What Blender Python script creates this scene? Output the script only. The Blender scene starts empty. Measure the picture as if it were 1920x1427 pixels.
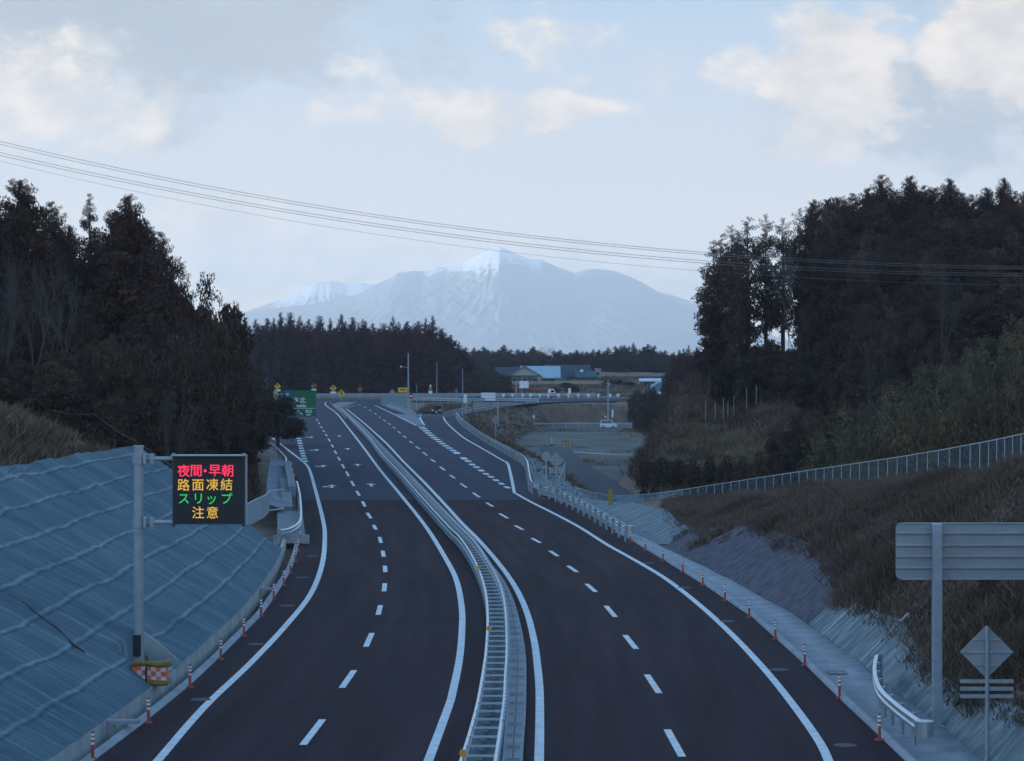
import bpy, math, random
import numpy as np
from mathutils import Vector, Matrix
random.seed(7); rng = np.random.default_rng(7)
scene = bpy.context.scene
COL = scene.collection
R = math.radians
F, H0, V0, U0 = 4400.0, 10.0, 667.0, 960.0      # photograph: focal length in its pixels, eye height, horizon row, centre column

# ------------------------------------------------------------------ camera
cam = bpy.data.cameras.new('camera'); camo = bpy.data.objects.new('camera', cam); COL.objects.link(camo)
camo.location = (0, 0, H0); camo.rotation_euler = (R(90), 0, 0)
cam.sensor_fit = 'HORIZONTAL'; cam.sensor_width = 36.0; cam.lens = F / 1920 * 36
cam.shift_y = -(713.5 - V0) / 1920; cam.clip_start = 0.5; cam.clip_end = 60000
scene.camera = camo
scene.view_settings.view_transform = 'Standard'; scene.view_settings.look = 'None'
scene.view_settings.exposure = 0.25; scene.view_settings.gamma = 1.0
scene.cycles.use_denoising = True
scene.cycles.max_bounces = 6; scene.cycles.transparent_max_bounces = 12; scene.cycles.volume_bounces = 3

# ------------------------------------------------------------------ sky and sun
SUN_EL, SUN_DIR = R(6.5), (-1.0, -0.12)          # low evening sun, from the side of the cut slope
SUN_AZ = math.atan2(SUN_DIR[0], SUN_DIR[1])
world = bpy.data.worlds.new('World'); scene.world = world; world.use_nodes = True
def build_sky():
    nt = world.node_tree; N = nt.nodes; L = nt.links; N.clear()
    def node(t, **kw):
        n = N.new(t)
        for k, v in kw.items(): setattr(n, k, v)
        return n
    def put(sock, v):
        if isinstance(v, bpy.types.NodeSocket): L.new(v, sock)
        else: sock.default_value = v
    def mth(op, a, b=0.0, c=None):
        n = node('ShaderNodeMath', operation=op); put(n.inputs[0], a); put(n.inputs[1], b)
        if c is not None: put(n.inputs[2], c)
        return n.outputs[0]
    def vec(op, a, b):
        n = node('ShaderNodeVectorMath', operation=op); put(n.inputs[0], a); put(n.inputs[1], b)
        return n.outputs['Value'] if op == 'LENGTH' else n.outputs[0]
    def mrange(v, a, b, c=0.0, d=1.0, smooth=True):
        n = node('ShaderNodeMapRange', interpolation_type='SMOOTHSTEP' if smooth else 'LINEAR'); put(n.inputs[0], v)
        for i, q in enumerate((a, b, c, d)): n.inputs[i + 1].default_value = q
        return n.outputs[0]
    def mix(f, a, b):
        n = node('ShaderNodeMix', data_type='RGBA'); put(n.inputs[0], f)
        for i, q in ((6, a), (7, b)):
            if isinstance(q, tuple): n.inputs[i].default_value = (*q, 1)
            else: L.new(q, n.inputs[i])
        return n.outputs[2]
    tc = node('ShaderNodeTexCoord'); s = node('ShaderNodeSeparateXYZ'); L.new(tc.outputs['Generated'], s.inputs[0])
    az = mth('ARCTAN2', s.outputs[0], s.outputs[1]); el = mth('ARCSINE', s.outputs[2])
    cb = node('ShaderNodeCombineXYZ'); L.new(mth('MULTIPLY_ADD', az, 4.4, .96), cb.inputs[0]); L.new(mth('MULTIPLY_ADD', el, -4.4, .667), cb.inputs[1])
    P = cb.outputs[0]                              # direction, in thousandths of 1/4400 rad
    def noise(scale, detail, rough=.55, off=0.0):
        n = node('ShaderNodeTexNoise'); n.inputs['Scale'].default_value = scale; n.inputs['Detail'].default_value = detail; n.inputs['Roughness'].default_value = rough
        L.new(vec('ADD', vec('MULTIPLY', P, (1, 1.5, 1)), (off, off, off)), n.inputs['Vector']); return n
    warp = vec('SCALE', vec('SUBTRACT', noise(4.0, 9, .62).outputs['Color'], (.5, .5, .5)), (0, 0, 0))
    warp.node.inputs['Scale'].default_value = .36
    PW = vec('ADD', P, warp)
    PW = vec('MULTIPLY', PW, (1, 1, 0))
    fb = noise(9.0, 8, .62, 3.1).outputs['Fac']
    def group(blobs):
        tot = None
        for cx, cy, rx, ry, w in blobs:
            d = vec('LENGTH', vec('MULTIPLY', vec('SUBTRACT', PW, (cx, cy, 0)), (1 / rx, 1 / ry, 0)), (0, 0, 0))
            b = mth('MULTIPLY', mrange(d, 0.25, 1.0, 1, 0), w)
            tot = b if tot is None else mth('MAXIMUM', tot, b)
        return tot
    grey = group([(.16, .05, .95, .17, 1.0), (.45, .11, .34, .12, .8), (.28, .22, .30, .12, .6), (1.72, .24, .45, .13, .9), (1.85, .02, .36, .10, .5), (.8, .09, .22, .09, .5)])
    pink = group([(.08, .19, .36, .17, .9), (.12, .27, .26, .09, .6), (.92, .205, .34, .085, .85), (1.04, .20, .16, .075, .9), (.70, .19, .22, .10, .55), (1.02, .06, .22, .10, .65),
                  (1.26, .125, .11, .075, .65), (1.57, .15, .23, .22, 1.25), (1.54, .27, .13, .12, 1.0), (1.88, .11, .25, .24, 1.25), (1.43, .15, .15, .09, .65), (.62, .505, .36, .09, 1.3),
                  (1.2, .515, .34, .08, 1.2), (.47, .46, .24, .09, 1.0), (.51, .275, .10, .045, .45)])
    dens = lambda g, a, b: mrange(mth('ADD', g, mth('MULTIPLY', mth('SUBTRACT', fb, .5), 1.45)), a, b)
    dg = mth('MULTIPLY', dens(grey, .2, .9), .9); dp = mth('MULTIPLY', dens(pink, .30, .95), .95)
    sky = node('ShaderNodeTexSky', sky_type='NISHITA'); sky.sun_disc = False
    sky.sun_elevation = SUN_EL; sky.sun_rotation = SUN_AZ; sky.dust_density = .6; sky.ozone_density = 2.0
    nish = vec('MULTIPLY', sky.outputs[0], SKY_GAIN)
    r = node('ShaderNodeValToRGB'); L.new(mrange(el, 0, .5, 0, 1, False), r.inputs[0])
    cr = r.color_ramp; cr.elements[0].position = 0; cr.elements[0].color = (*SKY_LOW, 1); cr.elements[1].position = .15; cr.elements[1].color = (*SKY_MID, 1)
    e = cr.elements.new(.30); e.color = (*SKY_TOP, 1)
    e = cr.elements.new(1.0); e.color = (.50, 1.05, 1.75, 1)
    base = mix(mrange(el, .3, 1.0), r.outputs[0], nish)
    gcol = mix(noise(3.0, 4, .5, 7.7).outputs['Fac'], CLOUD_GREY_A, CLOUD_GREY_B)
    pcol = mix(mrange(fb, .3, .7), CLOUD_WARM_A, CLOUD_WARM_B)
    sdv = Vector((SUN_DIR[0], SUN_DIR[1], .22)).normalized()          # the bright hazy sky around the low sun, out of the picture
    gl = node('ShaderNodeVectorMath', operation='DOT_PRODUCT'); L.new(tc.outputs['Generated'], gl.inputs[0]); gl.inputs[1].default_value = sdv
    gsc = vec('SCALE', GLOW, (0, 0, 0)); L.new(mrange(gl.outputs['Value'], .55, 1.0), gsc.node.inputs['Scale'])
    c = vec('ADD', mix(dp, mix(dg, base, gcol), pcol), gsc)
    bg = node('ShaderNodeBackground'); L.new(vec('SCALE', c, (0, 0, 0)), bg.inputs[0]); bg.inputs[0].links[0].from_node.inputs['Scale'].default_value = 10.0
    bg.inputs[1].default_value = .1
    out = node('ShaderNodeOutputWorld'); L.new(bg.outputs[0], out.inputs[0])
SKY_GAIN = (.052, .150, .245)
GLOW = (.62, .95, 1.35)
SKY_LOW, SKY_MID, SKY_TOP = (1.25, .97, .66), (.66, .66, .67), (.41, .54, .69)
CLOUD_GREY_A, CLOUD_GREY_B = (.32, .37, .42), (.45, .48, .51)
CLOUD_WARM_A, CLOUD_WARM_B = (.64, .59, .55), (.92, .81, .70)
build_sky()
sun = bpy.data.lights.new('sun', 'SUN'); suno = bpy.data.objects.new('sun', sun); COL.objects.link(suno)
sun.energy = 5.0; sun.angle = R(.5); sun.color = (1.0, .84, .68)
sd = Vector((SUN_DIR[0], SUN_DIR[1], 0)).normalized() * math.cos(SUN_EL) + Vector((0, 0, math.sin(SUN_EL)))
suno.rotation_euler = sd.to_track_quat('Z', 'Y').to_euler()

# ------------------------------------------------------------------ helpers
def G(u, v, z=0.0):                                # photograph pixel -> point on the level z
    Y = F * (H0 - z) / (v - V0); return ((u - U0) * Y / F, Y, z)
def Q(u, v, Y): return ((u - U0) * Y / F, Y, H0 - (v - V0) * Y / F)
def curve_fn(pts):                                 # x as a function of depth from traced pixels on the road plane
    g = sorted(((G(*p)[1], G(*p)[0]) for p in pts)); ys, xs = np.array([a for a, b in g]), np.array([b for a, b in g])
    return ys, xs
def tag(o, label=None, cat=None, group=None, kind=None):
    if label: o['label'] = label
    if cat: o['category'] = cat
    if group: o['group'] = group
    if kind: o['kind'] = kind
    return o
def empty(name, loc=(0, 0, 0), rz=0.0, label=None, cat=None, group=None):
    o = bpy.data.objects.new(name, None); COL.objects.link(o); o.location = loc; o.rotation_euler = (0, 0, rz); o.empty_display_size = .2
    return tag(o, label, cat, group)
def copy_tree(o, parent=None):
    c = o.copy(); COL.objects.link(c); c.parent = parent
    for ch in list(o.children): copy_tree(ch, c)
    return c
def np_mesh(name, V, Fc, mat=None, smooth=False, uv=None, tint=None):
    V = np.asarray(V, dtype=np.float32); Fc = np.asarray(Fc, dtype=np.int32); n, k = Fc.shape
    me = bpy.data.meshes.new(name); me.vertices.add(len(V)); me.vertices.foreach_set('co', V.ravel())
    me.loops.add(n * k); me.loops.foreach_set('vertex_index', Fc.ravel())
    me.polygons.add(n); me.polygons.foreach_set('loop_start', np.arange(0, n * k, k, dtype=np.int32))
    try: me.polygons.foreach_set('loop_total', np.full(n, k, dtype=np.int32))
    except Exception: pass
    me.update(calc_edges=True)
    if smooth: me.polygons.foreach_set('use_smooth', np.ones(n, dtype=bool))
    if uv is not None:
        l = me.uv_layers.new(name='UVMap'); l.data.foreach_set('uv', np.asarray(uv, dtype=np.float32)[Fc.ravel()].ravel())
    if tint is not None:
        a = me.attributes.new('tint', 'FLOAT', 'FACE'); a.data.foreach_set('value', np.asarray(tint, dtype=np.float32))
    if mat: me.materials.append(mat)
    me.validate(); return me
def link(name, me, parent=None, loc=(0, 0, 0), rz=0.0):
    o = bpy.data.objects.new(name, me); COL.objects.link(o); o.location = loc; o.rotation_euler = (0, 0, rz); o.parent = parent; return o
class MB:
    def __init__(s): s.v = []; s.f = []; s.m = []; s.mi = 0
    def face(s, pts):
        b = len(s.v); s.v += [tuple(p) for p in pts]; s.f.append(tuple(range(b, b + len(pts)))); s.m.append(s.mi); return s
    def box(s, c, d, rz=0.0, M=None):
        cx, cy, cz = c; x, y, z = d[0] / 2, d[1] / 2, d[2] / 2; ca, sa = math.cos(rz), math.sin(rz); b = len(s.v)
        for k in range(8):
            px, py, pz = (x if k & 1 else -x), (y if k & 2 else -y), (z if k & 4 else -z)
            p = Vector((px * ca - py * sa + cx, px * sa + py * ca + cy, pz + cz)); s.v.append(tuple(M @ p if M else p))
        for f in ((0, 2, 3, 1), (4, 5, 7, 6), (0, 1, 5, 4), (2, 6, 7, 3), (0, 4, 6, 2), (1, 3, 7, 5)): s.f.append(tuple(b + i for i in f)); s.m.append(s.mi)
        return s
    def prism(s, poly, a, b, axis='z'):            # poly: 2-D outline, extruded from a to b along axis
        tr = {'z': lambda p, q: (p[0], p[1], q), 'y': lambda p, q: (p[0], q, p[1]), 'x': lambda p, q: (q, p[0], p[1])}[axis]
        n = len(poly); k = len(s.v); s.v += [tr(p, a) for p in poly] + [tr(p, b) for p in poly]
        s.f.append(tuple(range(k + n - 1, k - 1, -1))); s.f.append(tuple(range(k + n, k + 2 * n))); s.m += [s.mi] * 2
        for i in range(n): j = (i + 1) % n; s.f.append((k + i, k + j, k + n + j, k + n + i)); s.m.append(s.mi)
        return s
    def tube(s, path, r, n=6, cap=True):
        path = [Vector(p) for p in path]; rs = r if isinstance(r, (list, tuple)) else [r] * len(path); k = len(s.v); ref = None
        for i, p in enumerate(path):
            t = (path[min(i + 1, len(path) - 1)] - path[max(i - 1, 0)]).normalized()
            a = t.orthogonal().normalized() if ref is None else (ref - t * ref.dot(t)).normalized()
            ref = a; b = t.cross(a)
            for j in range(n):
                w = 2 * math.pi * j / n; s.v.append(tuple(p + (a * math.cos(w) + b * math.sin(w)) * rs[i]))
        for i in range(len(path) - 1):
            for j in range(n): q = (j + 1) % n; s.f.append((k + i * n + j, k + i * n + q, k + (i + 1) * n + q, k + (i + 1) * n + j)); s.m.append(s.mi)
        if cap:
            s.f.append(tuple(k + j for j in range(n - 1, -1, -1))); e = k + (len(path) - 1) * n; s.f.append(tuple(e + j for j in range(n))); s.m += [s.mi] * 2
        return s
    def sweep(s, path, prof, closed=True, up=Vector((0, 0, 1))):      # profile (side, height) swept along a path
        path = [Vector(p) for p in path]; k = len(s.v); n = len(prof)
        for i, p in enumerate(path):
            t = (path[min(i + 1, len(path) - 1)] - path[max(i - 1, 0)]); t.z = 0; t.normalize(); sd_ = Vector((t.y, -t.x, 0))
            for a, b in prof: s.v.append(tuple(p + sd_ * a + up * b))
        for i in range(len(path) - 1):
            for j in range(n if closed else n - 1): q = (j + 1) % n; s.f.append((k + i * n + j, k + i * n + q, k + (i + 1) * n + q, k + (i + 1) * n + j)); s.m.append(s.mi)
        if closed:
            s.f.append(tuple(k + j for j in range(n - 1, -1, -1))); e = k + (len(path) - 1) * n; s.f.append(tuple(e + j for j in range(n))); s.m += [s.mi] * 2
        return s
    def build(s, name, mat, parent=None, loc=(0, 0, 0), rz=0.0, smooth=False, bevel=0.0):
        me = bpy.data.meshes.new(name); me.from_pydata(s.v, [], s.f)
        for m in (mat if isinstance(mat, (list, tuple)) else [mat]): me.materials.append(m)
        if isinstance(mat, (list, tuple)): me.polygons.foreach_set('material_index', s.m)
        if smooth: me.polygons.foreach_set('use_smooth', [True] * len(me.polygons))
        me.update(); o = link(name, me, parent, loc, rz)
        if bevel: b = o.modifiers.new('bevel', 'BEVEL'); b.width = bevel; b.segments = 2; b.limit_method = 'ANGLE'
        return o
def smooth_path(pts, n=8):                         # Catmull-Rom through 3-D points
    P = [Vector(p) for p in pts]; out = []
    for i in range(len(P) - 1):
        a, b, c, d = P[max(i - 1, 0)], P[i], P[i + 1], P[min(i + 2, len(P) - 1)]
        for k in range(n):
            t = k / n; out.append(.5 * (2 * b + (c - a) * t + (2 * a - 5 * b + 4 * c - d) * t * t + (3 * b - a - 3 * c + d) * t ** 3))
    out.append(P[-1]); return out
def along(path, step, start=0.0):                  # points and headings every `step` metres
    out = []; acc = -start
    for a, b in zip(path, path[1:]):
        L_ = (b - a).length
        while acc + L_ >= 0 and L_ > 0:
            t = -acc / L_
            if t > 1: break
            out.append((a.lerp(b, t), math.atan2((b - a).y, (b - a).x))); acc -= step
        acc += L_
    return out

# ------------------------------------------------------------------ materials
def mat(name, col, rough=.7, metal=0.0, var=0.0, scale=4.0, bump=0.0, bscale=30.0, col2=None, spec=.5, tint=0.0, obj=0.0, emit=0.0, coord='Object', detail=5, stretch=(1, 1, 1), lo=.35, hi=.65):
    m = bpy.data.materials.new(name); m.use_nodes = True; nt = m.node_tree; N = nt.nodes; L = nt.links; b = N['Principled BSDF']
    b.inputs['Roughness'].default_value = rough; b.inputs['Metallic'].default_value = metal; b.inputs['Specular IOR Level'].default_value = spec
    b.inputs['Base Color'].default_value = (*col, 1)
    tc = N.new('ShaderNodeTexCoord'); mp = N.new('ShaderNodeMapping'); mp.inputs['Scale'].default_value = stretch; L.new(tc.outputs[coord], mp.inputs[0])
    cur = None
    if var or col2:
        n = N.new('ShaderNodeTexNoise'); n.inputs['Scale'].default_value = scale; n.inputs['Detail'].default_value = detail; n.inputs['Roughness'].default_value = .62; L.new(mp.outputs[0], n.inputs['Vector'])
        r = N.new('ShaderNodeMapRange'); r.inputs[1].default_value = lo; r.inputs[2].default_value = hi; L.new(n.outputs['Fac'], r.inputs[0])
        x = N.new('ShaderNodeMix'); x.data_type = 'RGBA'; L.new(r.outputs[0], x.inputs[0])
        x.inputs[6].default_value = (*[c * (1 - var) for c in col], 1); x.inputs[7].default_value = (*(col2 or [min(1, c * (1 + var)) for c in col]), 1); cur = x.outputs[2]
    def mulby(sock, amount):
        nonlocal cur
        r = N.new('ShaderNodeMapRange'); L.new(sock, r.inputs[0]); r.inputs[3].default_value = 1 - amount; r.inputs[4].default_value = 1 + amount
        x = N.new('ShaderNodeVectorMath'); x.operation = 'SCALE'; L.new(r.outputs[0], x.inputs['Scale'])
        if cur is None: x.inputs[0].default_value = col
        else: L.new(cur, x.inputs[0])
        cur = x.outputs[0]
    if tint:
        a = N.new('ShaderNodeAttribute'); a.attribute_name = 'tint'; mulby(a.outputs['Fac'], tint)
    if obj:
        a = N.new('ShaderNodeObjectInfo'); mulby(a.outputs['Random'], obj)
    if cur is not None: L.new(cur, b.inputs['Base Color'])
    if bump:
        n = N.new('ShaderNodeTexNoise'); n.inputs['Scale'].default_value = bscale; n.inputs['Detail'].default_value = 6; L.new(mp.outputs[0], n.inputs['Vector'])
        bp = N.new('ShaderNodeBump'); bp.inputs['Strength'].default_value = bump; bp.inputs['Distance'].default_value = .05; L.new(n.outputs['Fac'], bp.inputs['Height']); L.new(bp.outputs[0], b.inputs['Normal'])
    if emit:
        b.inputs['Emission Color'].default_value = (*col, 1); b.inputs['Emission Strength'].default_value = emit
    return m
M = {}
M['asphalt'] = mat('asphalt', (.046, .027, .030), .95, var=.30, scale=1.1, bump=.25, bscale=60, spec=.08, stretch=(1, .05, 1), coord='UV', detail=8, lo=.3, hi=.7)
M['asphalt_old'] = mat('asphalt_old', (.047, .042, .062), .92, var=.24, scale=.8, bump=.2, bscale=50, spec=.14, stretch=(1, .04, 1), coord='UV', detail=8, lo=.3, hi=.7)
M['asphalt_side'] = mat('asphalt_side', (.060, .055, .062), .9, var=.2, scale=.4, spec=.3)
M['paint'] = mat('paint', (.62, .62, .62), .65, var=.16, scale=2.2, detail=9)
M['concrete'] = mat('concrete', (.34, .34, .33), .85, var=.2, scale=1.3, bump=.25, bscale=12)
M['concrete_pale'] = mat('concrete_pale', (.275, .275, .295), .85, var=.18, scale=1.1, bump=.2, bscale=14)
M['concrete_dark'] = mat('concrete_dark', (.20, .20, .20), .9, var=.25, scale=1.5)
M['gore'] = mat('gore', (.17, .17, .18), .85, var=.15, scale=.5)
M['steel'] = mat('steel', (.50, .51, .52), .38, metal=.75, var=.10, scale=3)
M['steel_dull'] = mat('steel_dull', (.36, .38, .40), .5, metal=.5, var=.12, scale=4)
M['steel_white'] = mat('steel_white', (.36, .38, .40), .5, var=.07, scale=4)
M['pole_grey'] = mat('pole_grey', (.33, .36, .39), .45, metal=.3, var=.10, scale=3)
M['sign_back'] = mat('sign_back', (.30, .30, .31), .55, metal=.15, var=.06, scale=2)
M['panel_dark'] = mat('panel_dark', (.016, .016, .018), .5)
M['panel_frame'] = mat('panel_frame', (.06, .06, .065), .45, metal=.3)
M['orange'] = mat('orange', (.42, .068, .032), .55, var=.1, scale=6)
M['orange_dirty'] = mat('orange_dirty', (.30, .05, .025), .7, var=.2, scale=6)
M['white_tape'] = mat('white_tape', (.80, .78, .76), .5)
M['amber'] = mat('amber', (.70, .30, .03), .4)
M['yellow'] = mat('yellow', (.80, .42, .01), .5)
M['yellow_dull'] = mat('yellow_dull', (.30, .18, .04), .6)
M['black'] = mat('black', (.012, .012, .013), .6)
M['red'] = mat('red', (.50, .02, .02), .5)
M['blue_sign'] = mat('blue_sign', (.02, .10, .45), .5)
M['green_sign'] = mat('green_sign', (.005, .115, .045), .5)
M['white'] = mat('white', (.78, .78, .78), .5, var=.04)
M['khaki'] = mat('khaki', (.22, .13, .02), .7, var=.25, scale=5)
M['led_red'] = mat('led_red', (1.0, .035, .09), emit=.9)
M['led_amber'] = mat('led_amber', (.90, .48, .07), emit=.5)
M['led_green'] = mat('led_green', (.03, .62, .10), emit=.5)
M['wire'] = mat('wire', (.16, .17, .18), .6)
M['glass'] = mat('glass', (.012, .014, .018), .08, spec=.8)
M['car_black'] = mat('car_black', (.015, .015, .018), .2, spec=.7)
M['car_white'] = mat('car_white', (.74, .76, .78), .25, spec=.6)
M['tyre'] = mat('tyre', (.015, .015, .016), .85)
M['rim'] = mat('rim', (.45, .46, .48), .3, metal=.8)
M['lamp_glass'] = mat('lamp_glass', (.75, .76, .78), .15)
M['soil'] = mat('soil', (.14, .085, .055), .95, var=.35, scale=.5, bump=.6, bscale=3)
M['gravel'] = mat('gravel', (.080, .066, .082), .95, var=.45, scale=2.0, bump=.8, bscale=9)
M['bark'] = mat('bark', (.075, .055, .042), .9, var=.25, scale=3, bump=.4, bscale=12)
M['bark_pale'] = mat('bark_pale', (.075, .058, .052), .9, var=.2, scale=4)
M['cedar'] = mat('cedar_foliage', (.068, .034, .025), .85, tint=.32, obj=.25, spec=.2)
M['cedar_far'] = mat('cedar_foliage_far', (.075, .026, .026), .9, tint=.45, obj=.35, spec=.1)
M['leaf'] = mat('evergreen_leaf', (.072, .042, .029), .8, tint=.32, obj=.25, spec=.25)
M['bamboo'] = mat('bamboo_leaf', (.105, .074, .036), .75, tint=.5, obj=.3, spec=.25)
M['dry_grass'] = mat('dry_grass', (.150, .097, .069), .95, tint=.5, spec=.1)
M['pale_grass'] = mat('pale_grass', (.30, .21, .13), .95, tint=.5, spec=.1)
M['twig'] = mat('twig', (.085, .066, .055), .95, tint=.4, spec=.1)
M['roof_dark'] = mat('roof_dark', (.045, .05, .065), .6, var=.2, scale=1)
M['roof_blue'] = mat('roof_blue', (.36, .46, .53), .4, var=.08, scale=.6)
M['roof_teal'] = mat('roof_teal', (.03, .09, .11), .6, var=.15, scale=1)
M['wall_pale'] = mat('wall_pale', (.42, .41, .39), .85, var=.1, scale=1)
M['wall_brown'] = mat('wall_brown', (.10, .07, .055), .9, var=.15, scale=1)
M['wall_tan'] = mat('wall_tan', (.34, .27, .2), .9, var=.1, scale=1)

def fence_mesh_mat(name, alpha):
    m = bpy.data.materials.new(name); m.use_nodes = True; nt = m.node_tree; N = nt.nodes; L = nt.links; b = N['Principled BSDF']
    b.inputs['Base Color'].default_value = (.24, .33, .38, 1); b.inputs['Roughness'].default_value = .5
    t = N.new('ShaderNodeBsdfTransparent'); x = N.new('ShaderNodeMixShader'); x.inputs[0].default_value = alpha
    L.new(t.outputs[0], x.inputs[1]); L.new(b.outputs[0], x.inputs[2]); L.new(x.outputs[0], N['Material Output'].inputs[0]); return m
M['chain_link'] = fence_mesh_mat('chain_link', .42); M['thin_mesh'] = fence_mesh_mat('thin_mesh', .14)

def slope_mat():                                   # sprayed concrete blanket: ridges by UV metres (along, up)
    m = bpy.data.materials.new('sprayed_concrete'); m.use_nodes = True; nt = m.node_tree; N = nt.nodes; L = nt.links; b = N['Principled BSDF']
    b.inputs['Roughness'].default_value = .9; b.inputs['Specular IOR Level'].default_value = .2
    uv = N.new('ShaderNodeUVMap'); uv.uv_map = 'UVMap'
    def nz(sc, st, det=6, ro=.6):
        mp = N.new('ShaderNodeMapping'); mp.inputs['Scale'].default_value = st; L.new(uv.outputs[0], mp.inputs[0])
        n = N.new('ShaderNodeTexNoise'); n.inputs['Scale'].default_value = sc; n.inputs['Detail'].default_value = det; n.inputs['Roughness'].default_value = ro; L.new(mp.outputs[0], n.inputs['Vector']); return n.outputs['Fac']
    def rg(s, a, b_, c, d):
        r = N.new('ShaderNodeMapRange'); L.new(s, r.inputs[0])
        for i, q in enumerate((a, b_, c, d)): r.inputs[i + 1].default_value = q
        return r.outputs[0]
    def mx(f, a, b_):
        x = N.new('ShaderNodeMix'); x.data_type = 'RGBA'; L.new(f, x.inputs[0])
        for i, q in ((6, a), (7, b_)):
            if isinstance(q, tuple): x.inputs[i].default_value = (*q, 1)
            else: L.new(q, x.inputs[i])
        return x.outputs[2]
    streak = nz(1.0, (2.6, .14, 1), 8, .75); patch = nz(.35, (1, 1, 1), 5, .6); fine = nz(7.0, (1, 1, 1), 5)
    c = mx(rg(patch, .35, .68, 0, 1), (.060, .112, .144), (.13, .19, .22))
    c = mx(rg(streak, .52, .70, 0, .62), c, (.30, .37, .385))
    c = mx(rg(streak, .47, .32, 0, .55), c, (.05, .08, .10))
    c = mx(rg(fine, .5, .8, 0, .35), c, (.06, .09, .11))
    # seams of the blanket, with weathered pale edges
    sp = N.new('ShaderNodeSeparateXYZ'); wob = N.new('ShaderNodeVectorMath'); wob.operation = 'MULTIPLY_ADD'
    n3 = N.new('ShaderNodeTexNoise'); n3.inputs['Scale'].default_value = .6; n3.inputs['Detail'].default_value = 3; L.new(uv.outputs[0], n3.inputs['Vector'])
    L.new(n3.outputs['Color'], wob.inputs[0]); wob.inputs[1].default_value = (.22, .13, 0); L.new(uv.outputs[0], wob.inputs[2]); L.new(wob.outputs[0], sp.inputs[0])
    def seam(sock, period, w):
        a = N.new('ShaderNodeMath'); a.operation = 'PINGPONG'; L.new(sock, a.inputs[0]); a.inputs[1].default_value = period / 2
        return rg(a.outputs[0], 0, w, 1, 0)
    s1, s2 = seam(sp.outputs[1], 1.25, .08), seam(sp.outputs[0], 2.3, .045)
    sh = N.new('ShaderNodeMath'); sh.operation = 'ADD'; L.new(sp.outputs[1], sh.inputs[0]); sh.inputs[1].default_value = .13; dk = N.new('ShaderNodeMath'); dk.operation = 'MULTIPLY'; L.new(seam(sh.outputs[0], 1.25, .07), dk.inputs[0]); L.new(rg(fine, .35, .6, .2, .9), dk.inputs[1]); c = mx(dk.outputs[0], c, (.03, .055, .075))  # darker line below each seam: shaded rib undersides put into the colour
    c = mx(s2, c, (.18, .26, .29))
    sk = N.new('ShaderNodeMath'); sk.operation = 'MULTIPLY'; L.new(s1, sk.inputs[0]); L.new(rg(patch, .40, .6, .35, 1.0), sk.inputs[1]); c = mx(sk.outputs[0], c, (.24, .33, .355))
    L.new(c, b.inputs['Base Color'])
    add = N.new('ShaderNodeMath'); add.operation = 'ADD'; L.new(streak, add.inputs[0]); L.new(fine, add.inputs[1])
    bp = N.new('ShaderNodeBump'); bp.inputs['Strength'].default_value = .45; bp.inputs['Distance'].default_value = .035; L.new(add.outputs[0], bp.inputs['Height']); L.new(bp.outputs[0], b.inputs['Normal'])
    return m
M['sprayed'] = slope_mat()
M['lid'] = mat('lid', (.062, .062, .068), .8)
M['post_dark'] = mat('post_dark', (.13, .16, .18), .6, metal=.3)
M['concrete_mid'] = mat('concrete_mid', (.20, .21, .22), .9, var=.2, scale=1.5)
M['stake'] = mat('stake', (.34, .33, .31), .7)
M['panel_teal'] = mat('panel_teal', (.20, .27, .27), .7, var=.1)


# ------------------------------------------------------------------ the lie of the land
KL = [(170, 1427), (264, 1356), (353, 1283.5), (408, 1232.5), (451, 1190), (485, 1156), (510, 1122), (529, 1092), (542, 1071), (553, 1041), (561, 1007), (567, 960), (560, 905), (540, 860), (520, 830)]
ly, lx = curve_fn(KL)
ly = np.concatenate([[-400, 20, 42], ly, [330, 400, 470, 560, 700]]); lx = np.concatenate([[-20, -13.0, -11.2], lx, [-37, -52, -70, -100, -160]])
KR = [(1699, 1427), (1653, 1383), (1578, 1312.5), (1512, 1248), (1412, 1158), (1320, 1096), (1245, 1050), (1176, 1008)]
ry, rx = curve_fn(KR)
KG = [(1137, 968), (1101.7, 948), (1066, 930.5), (1031, 916), (999, 907.5), (992, 886), (984, 860), (951, 839.5), (910.5, 818), (885, 801.6), (865, 786.5), (856, 775)]
gy, gx = zip(*sorted((G(u, v, .7)[1], G(u, v, .7)[0]) for u, v in KG))
ry = np.concatenate([[-400, 20, 42], ry, gy]); rx = np.concatenate([[8.0, 9.2, 9.6], rx, gx])
xL = lambda Y: np.interp(Y, ly, lx); xR = lambda Y: np.interp(Y, ry, rx)
vy = np.array([0, 140, 150, 165, 185, 240, 300, 380, 430, 470, 494, 503, 510, 535]); vx = np.array([400, 400, 14, 4.5, 4, 1.2, -3.6, -7.0, -4, -1, 3, 70, 300, 400])
xV = lambda Y: np.interp(Y, vy, vx)                # where the bank down to the low fields begins
CY = np.array([-400, 42, 60, 90, 100, 110, 122, 137, 156, 175]); CX = np.array([24, 20.5, 20, 19.6, 19.7, 18.75, 17.3, 15, 10.6, 8]); CZ = np.array([8, 8, 7.4, 5.95, 5.2, 4.3, 3.25, 1.9, .0, -.6])
def sst(a, b, x): t = np.clip((x - a) / (b - a), 0, 1); return t * t * (3 - 2 * t)
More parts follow.
